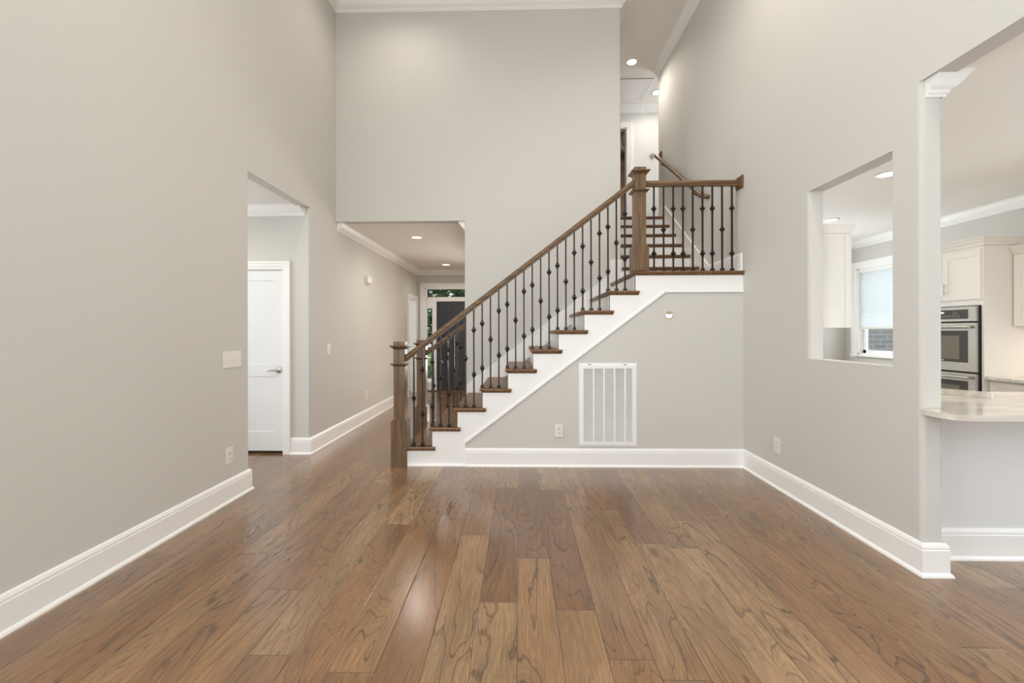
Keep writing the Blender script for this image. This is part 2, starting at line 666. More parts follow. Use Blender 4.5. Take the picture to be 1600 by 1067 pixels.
# left wall with the vestibule opening and a doorway further down the hall
g = G()
g.prism(rrect(XL - 0.115, XL, 0.9, 3.5725, {'11', '01'}), 'z', 0, ZC)
g.box(XL - 0.115, XL, YR, -0.9, 0, ZC)
for a, b in ((0, 0.5), (2.4, 2.9), (4.6, ZC)):
    g.box(XL - 0.115, XL, -0.9, 0.9, a, b)
g.prism(rrect(XL - 0.115, XL, 4.626, 8.80, {'10'}), 'z', 0, Z1)
g.box(XL - 0.115, XL, 9.42, YF, 0, Z1)
g.box(XL - 0.115, XL, 8.80, 9.42, 2.05, Z1)
g.box(XL - 0.115, XL, 4.646, YF, Z1, ZC)
g.box(XL - 0.115, XL, 3.5525, 4.646, ZH, ZC)
struct(g.build('wall_left', WALL))

# back wall: plane beside the stairs, above the hall
g = G()
g.prism(rrect(-0.685, 1.266, YB, YB + 0.115, {'10', '11', '00'}, 0.015), 'z', 0, ZC)
g.box(XL, -0.67, YB, YB + 0.115, Z1, ZC)
struct(g.build('wall_back', WALL))
# hall
g = G()
g.box(-0.685, -0.57, YB + 0.115, 6.0, 0, Z1)
g.box(-0.685, -0.57, 8.9, YF, 0, Z1)
g.box(-0.685, -0.57, 6.0, 8.9, 2.4, Z1)
struct(g.build('wall_hall_right', WALL))
g = G()
g.box(-0.57, 1.14, YB + 0.116, YB + 0.23, 0, Z1)
g.box(1.02, 1.14, YB + 0.23, YF, 0, Z1)
struct(g.build('wall_dining', WALL))
g = G()
FX0, FX1 = -2.105, -0.80       # glazed door unit in the far wall
g.box(XL - 0.115, FX0 - 0.03, YF, YF + 0.15, 0, Z1)
g.box(FX1 + 0.03, -0.45, YF, YF + 0.15, 0, Z1)
g.box(0.95, 1.14, YF, YF + 0.15, 0, Z1)
g.box(-0.45, 0.95, YF, YF + 0.15, 0, 0.5)
g.box(-0.45, 0.95, YF, YF + 0.15, 2.4, Z1)
g.box(FX0 - 0.03, FX1 + 0.03, YF, YF + 0.15, 2.335, Z1)
struct(g.build('wall_hall_far', WALL))
struct(G().box(XL - 0.1, 1.14, YB + 0.116, YF + 0.15, Z1, Z1 + 0.1).build('ceiling_hall', CEIL))

# right wall with the pass-through window and the wide kitchen opening
g = G()
g.prism(rrect(XR, XK, 2.378, 2.56, {'00', '10'}, 0.025), 'z', 0, Z1)
g.prism(rrect(XR, XK, 3.284, 6.77, {'00', '10', '01'}, 0.025), 'z', 0, Z1)
g.box(XR, XK, 2.56, 3.309, 0, 1.131)
g.box(XR, XK, 2.56, 3.309, 2.409, Z1)
g.box(XR, XK, YR, 2.403, ZH, Z1)
g.box(XR, XK, YR, 6.77, Z1, ZC)
struct(g.build('wall_right', WALL))

# kitchen shell
g = G()
WY0, WY1, WZ0, WZ1 = 5.86, 6.70, 0.98, 2.30         # kitchen window opening
g.box(XKR, XKR + 0.16, 2.4, WY0, 0, Z1)
g.box(XKR, XKR + 0.16, YR, 0.2, 0, Z1)
g.box(XKR, XKR + 0.16, 0.2, 2.4, 0, 0.5)
g.box(XKR, XKR + 0.16, 0.2, 2.4, 2.4, Z1)
g.box(XKR, XKR + 0.16, WY1, YKB, 0, Z1)
g.box(XKR, XKR + 0.16, WY0, WY1, 0, WZ0)
g.box(XKR, XKR + 0.16, WY0, WY1, WZ1, Z1)
struct(g.build('wall_kitchen_right', WALL))
g = G()
for a, b, c, d in ((XK - 0.02, 2.9, 0, Z1), (4.6, XKR + 0.16, 0, Z1), (2.9, 4.6, 0, 1.05), (2.9, 4.6, 2.25, Z1)):
    g.box(a, b, YKB, YKB + 0.12, c, d)
struct(g.build('wall_kitchen_far', WALL))
struct(G().box(XK, XKR + 0.16, YR, YKB + 0.12, Z1, Z1 + 0.1).build('ceiling_kitchen', CEIL))

# wall behind the camera with its windows
wins = [(wx, z0, z1) for wx in (-1.45, 0.0, 1.45) for z0, z1 in ((0.45, 2.45), (2.85, 4.65))]
g = G()
xs = [XL, -2.05, -0.85, -0.6, 0.6, 0.85, 2.05, XR]
for i in range(7):
    if i % 2 == 0:
        g.box(xs[i], xs[i + 1], YR - 0.15, YR, 0, ZC)
    else:
        for a, b in ((0, 0.45), (2.45, 2.85), (4.65, ZC)):
            g.box(xs[i], xs[i + 1], YR - 0.15, YR, a, b)
g.box(XR, 2.9, YR - 0.15, YR, 0, Z1)
g.box(4.8, XKR + 0.16, YR - 0.15, YR, 0, Z1)
g.box(2.9, 4.8, YR - 0.15, YR, 0, 0.45)
g.box(2.9, 4.8, YR - 0.15, YR, 2.45, Z1)
struct(g.build('wall_rear', WALL))
nwin = 1
for wx, z0, z1 in wins + [(3.85, 0.45, 2.45)]:
    hw = 0.95 if wx > 3 else 0.6
    g = G()
    for a, b, c, d in ((wx - hw, wx - hw + 0.06, z0, z1), (wx + hw - 0.06, wx + hw, z0, z1),
                       (wx - hw, wx + hw, z0, z0 + 0.06), (wx - hw, wx + hw, z1 - 0.06, z1),
                       (wx - hw, wx + hw, (z0 + z1) / 2 - 0.025, (z0 + z1) / 2 + 0.025)):
        g.box(a, b, YR - 0.12, YR - 0.05, c, d)
    wo = struct(g.build('window_%d' % nwin, TRIM))
    G().box(wx - hw + 0.05, wx + hw - 0.05, YR - 0.10, YR - 0.095, z0 + 0.05, z1 - 0.05).build('pane', GLASS, None, origin=tuple(wo.location)).parent = wo
    for ch in wo.children:
        ch.location = (0, 0, 0)
    nwin += 1

# vestibule on the left
g = G()
g.box(-5.0, XL - 0.1, 2.30, 2.42, 0, Z1)                      # near wall
g.box(-5.0, -3.42, 4.626, 4.75, 0, Z1)                        # wall with the white door
g.box(-2.60, XL - 0.115, 4.626, 4.75, 0, Z1)
g.box(-3.42, -2.60, 4.626, 4.75, 2.045, Z1)
struct(g.build('wall_vestibule', WALL))
g = G()
g.box(-5.1, -4.98, 2.30, 2.9, 0, Z1)
g.box(-5.1, -4.98, 3.9, 4.75, 0, Z1)
g.box(-5.1, -4.98, 2.9, 3.9, 0, 0.6)
g.box(-5.1, -4.98, 2.9, 3.9, 2.3, Z1)
struct(g.build('wall_vestibule_left', WALL))
struct(G().box(-5.1, XL - 0.1, 2.30, 4.75, Z1, Z1 + 0.1).build('ceiling_vestibule', CEIL))
struct(G().box(-3.6, -2.5, 4.95, 5.0, 0, Z1).build('wall_closet', WALL))

# side room off the hall (seen through its doorway)
g = G()
g.box(-4.5, XL - 0.115, YF + 0.1, YF + 0.2, 0, Z1)
g.box(-4.6, -4.5, 7.6, YF + 0.2, 0, Z1)
g.box(-4.5, XL - 0.115, 7.6, 7.7, 0, Z1)
struct(g.build('wall_side_room', TRIM))
struct(G().box(-4.6, XL - 0.1, 7.6, YF + 0.2, Z1, Z1 + 0.1).build('ceiling_side_room', CEIL))

# tall ceiling and the upper floor
struct(G().box(-2.5, 4.7, YR - 0.15, 7.95, ZC, ZC + 0.12).build('ceiling', CEIL))
g = G()
g.box(-1.6, 1.266, 6.48, 7.97, ZU - 0.2, ZU)
g.box(1.266, XR, 6.535, 7.97, ZU - 0.2, ZU - 0.001)
g.box(XR, 4.6, 6.77, 7.97, ZU - 0.2, ZU)
struct(g.build('floor_upper', OAK, origin=(0, 0, 0)))
UDX0, UDX1 = 1.18, 1.99      # doorway upstairs
g = G()
g.box(-1.6, UDX0, 7.85, 7.97, ZU, ZC)
g.box(UDX1, 4.6, 7.85, 7.97, ZU, ZC)
g.box(UDX0, UDX1, 7.85, 7.97, ZU + 2.0, ZC)
struct(g.build('wall_upper_far', mat('upper_hall_paint', srgb(214, 212, 208), 0.8, spec=0.2, noise=0.01)))
struct(G().prism(rrect(1.15, 1.266, YB + 0.115, 6.70, {'11', '01'}, 0.015), 'z', 0, ZC).build('wall_stairwell', WALL))
g = G()
g.box(-1.7, -1.6, 6.4, 7.97, ZU - 0.3, ZC)
for a, b, c, d in ((6.66, 6.85, ZU - 0.3, ZC), (7.75, 7.97, ZU - 0.3, ZC), (6.85, 7.75, ZU - 0.3, ZU + 0.5), (6.85, 7.75, ZU + 2.2, ZC)):
    g.box(4.6, 4.7, a, b, c, d)
g.box(-1.6, 1.2, 6.40, 6.48, ZU - 0.3, ZC)
g.box(XK, 4.6, 6.66, 6.77, ZU - 0.3, ZC)
struct(g.build('wall_upper_sides', WALL))
# bedroom beyond the upper doorway
g = G()
g.box(0.2, 4.2, 11.0, 11.1, ZU, ZC)
g.box(0.1, 0.2, 7.9, 11.1, ZU, ZC)
g.box(4.2, 4.3, 7.9, 11.1, ZU, ZC)
struct(g.build('wall_bedroom', DARKROOM))
struct(G().box(0.1, 4.3, 7.95, 11.1, ZC, ZC + 0.1).build('ceiling_bedroom', DARKROOM))
struct(G().box(0.1, 4.3, 7.95, 11.1, ZU - 0.2, ZU).build('floor_bedroom', OAK, origin=(0, 0, 0)))

# wall under the stairs
g = G()
RUN, RISE = 0.2536, 0.194
XR1 = -1.129
rx = [None] + [XR1 + RUN * k for k in range(10)]      # riser faces 1..10
LZ = 10 * RISE
g.prism([(-0.56, 0), (XR, 0), (XR, 1.76), (1.43, 1.76), (-0.56, 0.245)], 'y', YS + 0.004, YS + 0.06)
struct(g.build('wall_under_stairs', WALL))

# ------------------------------------------------------------------ mouldings
BB = [(0, 0), (0.030, 0), (0.028, 0.010), (0.020, 0.020), (0.017, 0.022), (0.017, 0.142), (0.013, 0.147), (0.016, 0.153), (0.014, 0.163), (0.008, 0.176), (0, 0.18)]
CR = [(0, 0), (0.100, 0), (0.100, -0.014), (0.088, -0.020), (0.078, -0.038), (0.060, -0.062), (0.038, -0.078), (0.024, -0.086), (0.022, -0.098), (0.012, -0.106), (0.010, -0.116), (0, -0.116)]
HC = [(0, 0), (0.085, 0), (0.085, -0.010), (0.074, -0.018), (0.060, -0.042), (0.040, -0.068), (0.020, -0.080), (0.020, -0.094), (0.009, -0.102), (0.008, -0.112), (0, -0.112)]


def runs(name, prof, segs, m=None):
    g = G()
    for sgm in segs:
        g.run(prof, *sgm)
    return struct(g.build(name, m or TRIM))


runs('baseboard_left', BB, [((XL, YR, 0), (XL, 3.5725, 0), (1, 0, 0), 0, 1),
                            ((XL, 3.5725, 0), (XL - 0.115, 3.5725, 0), (0, 1, 0), 1, 0)])
runs('baseboard_vestibule', BB, [((-2.525, 4.626, 0), (XL, 4.626, 0), (0, -1, 0), 0, 1)])
runs('baseboard_hall_left', BB, [((XL, 4.626, 0), (XL, 8.69, 0), (1, 0, 0), 1, 0)])
runs('baseboard_under_stairs', BB, [((-0.544, YS, 0), (XR, YS, 0), (0, -1, 0), 0, -1)])
runs('baseboard_right', BB, [((XR, YS, 0), (XR, 2.378, 0), (-1, 0, 0), -1, 1),
                             ((XR, 2.378, 0), (XK, 2.378, 0), (0, -1, 0), 1, 1),
                             ((XK, 2.378, 0), (XK, 2.56, 0), (1, 0, 0), 1, 0)])
runs('baseboard_landing', BB, [((XR, YS + 0.02, LZ), (XR, 5.18, LZ), (-1, 0, 0), 0, 0)])
runs('trim_1', CR, [((XL, YR, ZC), (XL, YB, ZC), (1, 0, 0), 0, -1),
                    ((XL, YB, ZC), (1.266, YB, ZC), (0, -1, 0), -1, 1),
                    ((1.266, YB, ZC), (1.266, 6.70, ZC), (1, 0, 0), 1, 0)])
runs('trim_2', CR, [((XR, YR, ZC), (XR, 6.77, ZC), (-1, 0, 0), 0, 0)])
runs('trim_3', CR, [((-1.6, 7.85, ZC), (4.6, 7.85, ZC), (0, -1, 0), 0, 0)])
runs('trim_4', HC, [((XL, YB + 0.03, Z1), (XL, YF, Z1), (1, 0, 0), 0, -1),
                    ((XL, YF, Z1), (-0.685, YF, Z1), (0, -1, 0), -1, -1),
                    ((-0.685, YB + 0.03, Z1), (-0.685, YF, Z1), (-1, 0, 0), 0, -1)])
runs('trim_5', HC, [((-4.98, 4.626, Z1), (XL - 0.05, 4.626, Z1), (0, -1, 0), 0, -0.35)])
runs('trim_6', HC, [((XR + 0.02, 2.378, Z1), (XK, 2.378, Z1), (0, -1, 0), 0, 1),
                    ((XK, 2.378, Z1), (XK, YKB, Z1), (1, 0, 0), 1, -1),
                    ((XK, YKB, Z1), (XKR, YKB, Z1), (0, -1, 0), -1, -1),
                    ((XKR, YKB, Z1), (XKR, YR, Z1), (-1, 0, 0), -1, 0)])


def casing(name, axis, pos, a0, a1, ztop, z0=0.0, out=-1, w=0.085, material=None):
    """door casing round the opening a0..a1 on the wall plane axis=pos; out = side of the wall it stands on"""
    g = G()
    for (b0, b1, t0, t1) in ((0.0, w, 0.0, 0.012), (w * 0.35, w, 0.012, 0.018), (w * 0.72, w, 0.018, 0.024)):
        p0, p1 = pos + out * t0, pos + out * t1
        lo, hi = min(p0, p1), max(p0, p1)
        for q0, q1, za, zb in ((a0 - b1, a0 - b0, z0, ztop + b1), (a1 + b0, a1 + b1, z0, ztop + b1), (a0 - b0, a1 + b0, ztop + b0, ztop + b1)):
            if axis == 'y':
                g.box(q0, q1, lo, hi, za, zb)
            else:
                g.box(lo, hi, q0, q1, za, zb)
    return struct(g.build(name, material or TRIM))


# vestibule door -------------------------------------------------------------
def shaker(g, x0, x1, y, z0, z1, sgn, panels, stile, depth=0.008, th=0.035):
    """door slab in the XZ plane with recessed panels; front face at y, facing sgn*Y"""
    b0, b1 = sorted((y - sgn * depth, y - sgn * th))
    g.box(x0, x1, b0, b1, z0, z1)
    f0, f1 = sorted((y, y - sgn * depth))
    g.box(x0, x0 + stile, f0, f1, z0, z1)
    g.box(x1 - stile, x1, f0, f1, z0, z1)
    zz = z0
    for p0, p1 in panels:
        g.box(x0 + stile, x1 - stile, f0, f1, zz, p0)
        zz = p1
    g.box(x0 + stile, x1 - stile, f0, f1, zz, z1)


g = G()
g.box(-3.42, -3.405, 4.626, 4.75, 0, 2.045)
g.box(-2.615, -2.60, 4.626, 4.75, 0, 2.045)
g.box(-3.42, -2.60, 4.626, 4.75, 2.03, 2.045)
struct(g.build('trim_7', TRIM))
casing('trim_8', 'y', 4.626, -3.415, -2.608, 2.04)
dr = bpy.data.objects.new('door_1', None)
COL.objects.link(dr)
dr.location = (-3.0, 4.645, 0)
struct(dr)
g = G()
shaker(g, -3.402, -2.618, 4.640, 0.03, 2.026, -1, [(0.24, 0.855), (0.985, 1.915)], 0.105)
g.build('slab', DOORW, dr)
g = G()
g.lathe([(0.0, 0.0), (0.034, 0.0), (0.034, -0.006), (0.028, -0.012), (0.014, -0.014), (0.012, -0.05), (0.0, -0.052)], (-2.664, 4.640, 0.924), 'y', 20)
g.tube([(-2.664, 4.595, 0.924), (-2.70, 4.593, 0.926), (-2.74, 4.595, 0.922), (-2.785, 4.598, 0.914)], [0.011, 0.010, 0.0085, 0.006], 10)
h = g.build('lever_handle', CHROME, dr)
h['label'] = 'satin nickel lever handle'

# hall far wall: front door, side light, transom ------------------------------
casing('trim_9', 'y', YF, FX0 - 0.03, FX1 + 0.03, 2.335, w=0.10)
fr = bpy.data.objects.new('door_2', None)
COL.objects.link(fr)
fr.location = (-1.45, YF + 0.06, 0)
struct(fr)
g = G()
y0, y1 = YF - 0.005, YF + 0.11
g.box(FX0 - 0.03, FX0 + 0.005, y0, y1, 0, 2.335)
g.box(FX1, FX1 + 0.03, y0, y1, 0, 2.335)
g.box(FX0 - 0.03, FX1 + 0.03, y0, y1, 2.31, 2.335)
g.box(FX0, FX1, y0, y1, 2.03, 2.125)                # transom bar
g.box(-1.968, -1.872, y0, y1, 0, 2.03)              # mullion between side light and door
g.box(FX0, -1.968, y0, y1, 1.876, 2.03)
g.box(FX0, -1.968, y0, y1, 0, 0.20)
g.build('door_frame', TRIM, fr)
G().box(FX0, FX1, YF + 0.05, YF + 0.056, 2.125, 2.31).build('transom_pane', GLASS, fr)
G().box(FX0, -1.968, YF + 0.05, YF + 0.056, 0.2, 1.876).build('sidelight_pane', GLASS, fr)
g = G()
dx0, dx1 = -1.872, -0.955
yy = YF + 0.02
g.box(dx0, dx1, yy + 0.012, yy + 0.045, 0.03, 2.03)
cols = [(dx0 + 0.155, dx0 + 0.365), (dx1 - 0.365, dx1 - 0.155)]
rows = [(0.25, 0.80), (0.95, 1.55), (1.69, 1.89)]
xsd = [dx0, cols[0][0], cols[0][1], cols[1][0], cols[1][1], dx1]
for i in (0, 2, 4):
    g.box(xsd[i], xsd[i + 1], yy, yy + 0.012, 0.03, 2.03)
zs = [0.03] + [q for r_ in rows for q in r_] + [2.03]
for c0, c1 in cols:
    for i in range(0, 8, 2):
        g.box(c0, c1, yy, yy + 0.012, zs[i], zs[i + 1])
    for r0, r1 in rows:
        g.box(c0 + 0.03, c1 - 0.03, yy + 0.003, yy + 0.012, r0 + 0.03, r1 - 0.03)
sl = g.build('slab', BLACKD, fr)
sl['label'] = 'charcoal six panel door slab'
g = G()
g.lathe([(0, 0), (0.03, 0), (0.03, -0.008), (0.012, -0.012), (0.012, -0.04), (0.026, -0.05), (0.026, -0.07), (0.0, -0.078)], (dx0 + 0.07, yy, 0.95), 'y', 18)
g.build('door_knob', IRON, fr)
g = G()
g.box(FX0 - 0.03, FX1 + 0.03, YF - 0.03, YF + 0.15, 0.0, 0.025)
g.build('threshold', WX, fr)

# doorway on the hall's left wall
casing('trim_11', 'x', XL, 8.80, 9.42, 2.05, out=1)
g = G()
g.box(XL - 0.115, XL, 8.80, 8.815, 0, 2.05)
g.box(XL - 0.115, XL, 9.405, 9.42, 0, 2.05)
g.box(XL - 0.115, XL, 8.80, 9.42, 2.035, 2.05)
struct(g.build('trim_12', TRIM))

# upper doorway
casing('trim_13', 'y', 7.85, UDX0, UDX1, ZU + 2.0, z0=ZU, w=0.09)
g = G()
g.box(UDX0, UDX0 + 0.015, 7.85, 7.97, ZU, ZU + 2.0)
g.box(UDX1 - 0.015, UDX1, 7.85, 7.97, ZU, ZU + 2.0)
g.box(UDX0, UDX1, 7.85, 7.97, ZU + 1.985, ZU + 2.0)
struct(g.build('trim_14', TRIM))

# ------------------------------------------------------------------ staircase
ST = thing('staircase', (0.0, YS + 0.5, 0), 'oak staircase with white risers, climbing to a landing and turning up beside the right wall', 'staircase')
TH = 0.027


def tread_profile(x0, x1, z):
    """cross-section (x, z) of a tread with rounded nosing and a cove under it, nosing at x0"""
    zt, zb = z, z - TH
    r = TH / 2
    pts = [(x1, zt)]
    for i in range(7):
        a = math.radians(90 + 180 * i / 6)
        pts.append((x0 + r + r * math.cos(a), zt - r + r * math.sin(a)))
    pts += [(x0 + 0.014, zb), (x0 + 0.016, zb - 0.008), (x0 + 0.026, zb - 0.016), (x0 + 0.031, zb - 0.016), (x0 + 0.031, zb), (x1, zb)]
    return pts


for k in range(1, 10):
    z = k * RISE
    g = G()
    yb = YB - 0.002 if k > 2 else YB + 0.10
    g.prism(tread_profile(rx[k] - 0.03, rx[k + 1] + 0.004, z), 'y', YS - 0.001, yb)
    # mitred return nosing on the open side
    prof = [(p[0] - (rx[k] - 0.03), p[1]) for p in tread_profile(rx[k] - 0.03, rx[k] + 0.03, z)]
    a = [(rx[k] - 0.03 + q, YS - 0.03 + q, zz) for q, zz in prof]
    b = [(rx[k + 1] + 0.034 - 0.2 * q, YS - 0.03 + q, zz) for q, zz in prof]
    g.loft([a, b], smooth=False)
    if k <= 2:
        a = [(rx[k] - 0.03 + q, YB + 0.13 - q, zz) for q, zz in prof]
        b = [(rx[k + 1] + (0.034 if k == 1 else 0.0), YB + 0.13 - q, zz) for q, zz in prof]
        g.loft([a, b], smooth=False)
    g.build('tread', WY, ST)
for k in range(1, 11):
    yb = YB - 0.002 if k > 2 else YB + 0.10
    G().box(rx[k], rx[k] + 0.018, YS + 0.003, yb, (k - 1) * RISE, k * RISE - TH).build('riser', TRIM, ST)

# open stringer
pts = [(rx[1], 0.0)]
for k in range(1, 11):
    pts += [(rx[k], k * RISE - TH - 0.001)]
    if k < 10:
        pts += [(rx[k + 1], k * RISE - TH - 0.001)]
pts += [(XR - 0.001, LZ - TH - 0.001), (XR - 0.001, 1.728), (1.446, 1.728), (-0.544, 0.222), (-0.544, 0.0)]
g = G()
g.prism(pts, 'y', YS, YS + 0.03)
# bead along its lower edge
bead = 0.016
for (xa, za), (xb, zb) in (((-0.544, 0.222), (1.446, 1.728)), ((1.446, 1.728), (XR - 0.001, 1.728))):
    d = Vector((xb - xa, 0, zb - za)).normalized()
    nv = Vector((-d.z, 0, d.x))
    for t, dd in ((0.005, 0.028), (0.010, 0.018)):
        q = [Vector((xa, YS, za)), Vector((xb, YS, zb)), Vector((xb, YS, zb)) + nv * dd, Vector((xa, YS, za)) + nv * dd]
        g.poly([tuple(p) for p in q] + [(p.x, YS - t, p.z) for p in q],
               [(0, 1, 2, 3), (4, 7, 6, 5), (0, 4, 5, 1), (1, 5, 6, 2), (2, 6, 7, 3), (3, 7, 4, 0)])
g.run([(0, 0), (0.022, 0), (0.020, 0.012), (0.012, 0.020), (0, 0.022)], (rx[1] + 0.005, YS, 0), (-0.544, YS, 0), (0, -1, 0))
g.build('stringer', TRIM, ST)
# hall-side stringer of the two open steps
g = G()
g.prism([(rx[1], 0), (rx[1], RISE - TH - .001), (rx[2], RISE - TH - .001), (rx[2], 2 * RISE - TH - .001), (-0.69, 2 * RISE - TH - .001), (-0.69, 0)], 'y', YB + 0.08, YB + 0.10)
g.build('stringer', TRIM, ST)


# skirt board on the wall side
def nose(x):
    return RISE + (x - (rx[1] - 0.03)) / RUN * RISE


g = G()
g.prism([(-0.68, nose(-0.68) + 0.105), (-0.68, 2 * RISE), (1.16, LZ - 0.1), (1.266, LZ - 0.02), (1.266, 2.235), (1.135, 2.235), (1.135, nose(1.135) + 0.105)], 'y', YB - 0.016, YB - 0.001)
xa, xb = -0.68, 1.135
for t, d0, d1 in ((0.022, 0.095, 0.112), (0.019, 0.078, 0.086)):
    g.poly([(xa, YB - 0.016, nose(xa) + d0), (xb, YB - 0.016, nose(xb) + d0), (xb, YB - 0.016, nose(xb) + d1), (xa, YB - 0.016, nose(xa) + d1),
            (xa, YB - t, nose(xa) + d0), (xb, YB - t, nose(xb) + d0), (xb, YB - t, nose(xb) + d1), (xa, YB - t, nose(xa) + d1)],
           [(0, 1, 2, 3), (4, 7, 6, 5), (0, 4, 5, 1), (1, 5, 6, 2), (2, 6, 7, 3), (3, 7, 4, 0)])
g.build('skirt_board', TRIM, ST)

# landing
g = G()
prof = [(p[0] - (rx[10] - 0.03), p[1]) for p in tread_profile(rx[10] - 0.03, rx[10] + 0.06, LZ)]
a = [(rx[10] - 0.03 + q, YS - 0.03 + q, zz) for q, zz in prof]
b = [(XR - 0.002, YS - 0.03 + q, zz) for q, zz in prof]
g.loft([a, b], smooth=False)
g.prism(tread_profile(rx[10] - 0.03, rx[10] + 0.1, LZ), 'y', YS - 0.001, YB - 0.017)
g.box(rx[10] + 0.05, XR - 0.002, YS + 0.02, 5.24, LZ - TH, LZ)
g.build('landing', WY, ST)

# upper flight
URISE = (ZU - LZ) / 6
UR = [5.245 + 0.2535 * k for k in range(6)]      # riser faces
for k in range(6):
    G().box(1.268, XR - 0.017, UR[k], UR[k] + 0.018, LZ + URISE * k, LZ + URISE * (k + 1) - TH).build('riser', TRIM, ST)
    z = LZ + URISE * (k + 1)
    y1 = UR[k + 1] + 0.004 if k < 5 else UR[k] + 0.12
    prof = [(p[0], p[1]) for p in tread_profile(UR[k] - 0.03, y1, z)]
    G().prism(prof, 'x', 1.268, XR - 0.017).build('tread', WY, ST)
g = G()
ns = lambda y: LZ + URISE + (y - (UR[0] - 0.03)) / 0.2535 * URISE
g.prism([(5.0, LZ), (5.0, LZ + 0.18), (5.04, ns(5.04) + 0.16), (6.46, ns(6.46) + 0.16), (6.60, ZU + 0.18), (6.74, ZU + 0.18), (6.74, ZU - 0.1), (6.46, ZU - 0.15), (5.3, LZ)], 'x', XR - 0.016, XR - 0.001)
g.prism([(5.04, ns(5.04) + 0.145), (5.04, ns(5.04) + 0.163), (6.46, ns(6.46) + 0.163), (6.46, ns(6.46) + 0.145)], 'x', XR - 0.023, XR - 0.015)
g.build('skirt_board', TRIM, ST)

# ------------------------------------------------------------------ railings
YBAL = 4.283


def newel(parent, cx, cy, z0, zbase, zcol, ztop, name='newel_post', shoe=False):
    hs, hb = 0.056, 0.0785
    g = G()
    g.box(cx - hs, cx + hs, cy - hs, cy + hs, zbase - 0.01, ztop - 0.075)
    o = g.build(name, WZ, parent, bevel=0.004, origin=(cx, cy, z0))
    g = G()
    g.box(cx - hb, cx + hb, cy - hb, cy + hb, z0, zbase - 0.014)
    g.box(cx - hb + 0.010, cx + hb - 0.010, cy - hb + 0.010, cy + hb - 0.010, zbase - 0.015, zbase)
    if shoe:
        g.box(cx - hb - 0.006, cx + hb + 0.002, cy - hb - 0.006, cy + hb, z0, z0 + 0.012)
    g.build('newel_base', WZ, o, bevel=0.003)
    # flared collar
    g = G()

    def flare(z0_, z1_, w0, w1, g=g):
        rings = []
        for t in (0.0, 0.35, 0.7, 1.0):
            w = w0 + (w1 - w0) * (t ** 1.6)
            z = z0_ + (z1_ - z0_) * t
            rings.append([(cx - w, cy - w, z), (cx + w, cy - w, z), (cx + w, cy + w, z), (cx - w, cy + w, z)])
        g.loft(rings, smooth=False)
    flare(zcol - 0.016, zcol + 0.006, hs, hs + 0.028)
    g.box(cx - hs - 0.028, cx + hs + 0.028, cy - hs - 0.028, cy + hs + 0.028, zcol + 0.006, zcol + 0.012)
    g.build('newel_collar', WZ, o)
    g = G()
    flare(ztop - 0.078, ztop - 0.048, hs, hs + 0.032, g)
    g.box(cx - hs - 0.034, cx + hs + 0.034, cy - hs - 0.034, cy + hs + 0.034, ztop - 0.048, ztop - 0.036)
    g.box(cx - hs - 0.002, cx + hs + 0.002, cy - hs - 0.002, cy + hs + 0.002, ztop - 0.036, ztop)
    g.build('newel_cap', WZ, o, bevel=0.003)
    return o


RAILP = [(-0.020, -0.029), (0.020, -0.029), (0.021, -0.016), (0.027, -0.011), (0.0295, -0.002), (0.029, 0.008), (0.024, 0.016), (0.019, 0.024), (0.010, 0.028), (0, 0.0295),
         (-0.010, 0.028), (-0.019, 0.024), (-0.024, 0.016), (-0.029, 0.008), (-0.0295, -0.002), (-0.027, -0.011), (-0.021, -0.016)]


def rail_x(g, xa, za, xb, zb, y, plumb=True):
    """handrail in the XZ plane, (xa,za)-(xb,zb) is its centre line; ends cut plumb"""
    sl = math.atan2(zb - za, xb - xa)
    k = 1 / math.cos(sl)
    g.loft([[(xa, y + w, za + h * k) for w, h in RAILP], [(xb, y + w, zb + h * k) for w, h in RAILP]], smooth=False)


# shared iron meshes
def knuckle_mesh():
    g = G()
    for h0, h1, w0, w1 in ((-0.030, -0.014, 0.011, 0.016), (-0.014, -0.003, 0.016, 0.0262), (-0.003, 0.006, 0.0262, 0.0262), (0.006, 0.011, 0.0262, 0.0155),
                           (0.011, 0.021, 0.0155, 0.0155), (0.021, 0.030, 0.0155, 0.010)):
        n = 8
        g.loft([[(w0 * math.cos(2 * math.pi * i / n + math.pi / 8), w0 * math.sin(2 * math.pi * i / n + math.pi / 8), h0) for i in range(n)],
                [(w1 * math.cos(2 * math.pi * i / n + math.pi / 8), w1 * math.sin(2 * math.pi * i / n + math.pi / 8), h1) for i in range(n)]], smooth=False)
    return g


def shoe_mesh():
    g = G()
    for z0, z1, w0, w1 in ((0, 0.022, 0.0170, 0.0170), (0.022, 0.034, 0.0170, 0.009)):
        g.loft([[(-w0, -w0, z0), (w0, -w0, z0), (w0, w0, z0), (-w0, w0, z0)], [(-w1, -w1, z1), (w1, -w1, z1), (w1, w1, z1), (-w1, w1, z1)]], smooth=False)
    return g


_k = knuckle_mesh().build('knuckle', IRON, None, origin=(0, 0, 0))
_s = shoe_mesh().build('shoe', IRON, None, origin=(0, 0, 0))
KM, SM = _k.data, _s.data
bpy.data.objects.remove(_k)
bpy.data.objects.remove(_s)


def baluster(parent, x, y, z0, z1, single, gap_top=0.205):
    hw = 0.0073
    g = G().box(x - hw, x + hw, y - hw, y + hw, z0, z1 + 0.012)
    o = g.build('baluster', IRON, parent, origin=(x, y, z0))
    zs = [z1 - 0.43] if single else [z1 - gap_top, z1 - gap_top - 0.45]
    for z in zs:
        k = bpy.data.objects.new('knuckle', KM)
        COL.objects.link(k)
        k.parent = o
        k.location = (0, 0, z - z0)
    s = bpy.data.objects.new('shoe', SM)
    COL.objects.link(s)
    s.parent = o
    s.location = (0, 0, 0)


def railz(x):           # centre of the sloping handrail
    return 1.090 + (x + 1.132) * 0.763


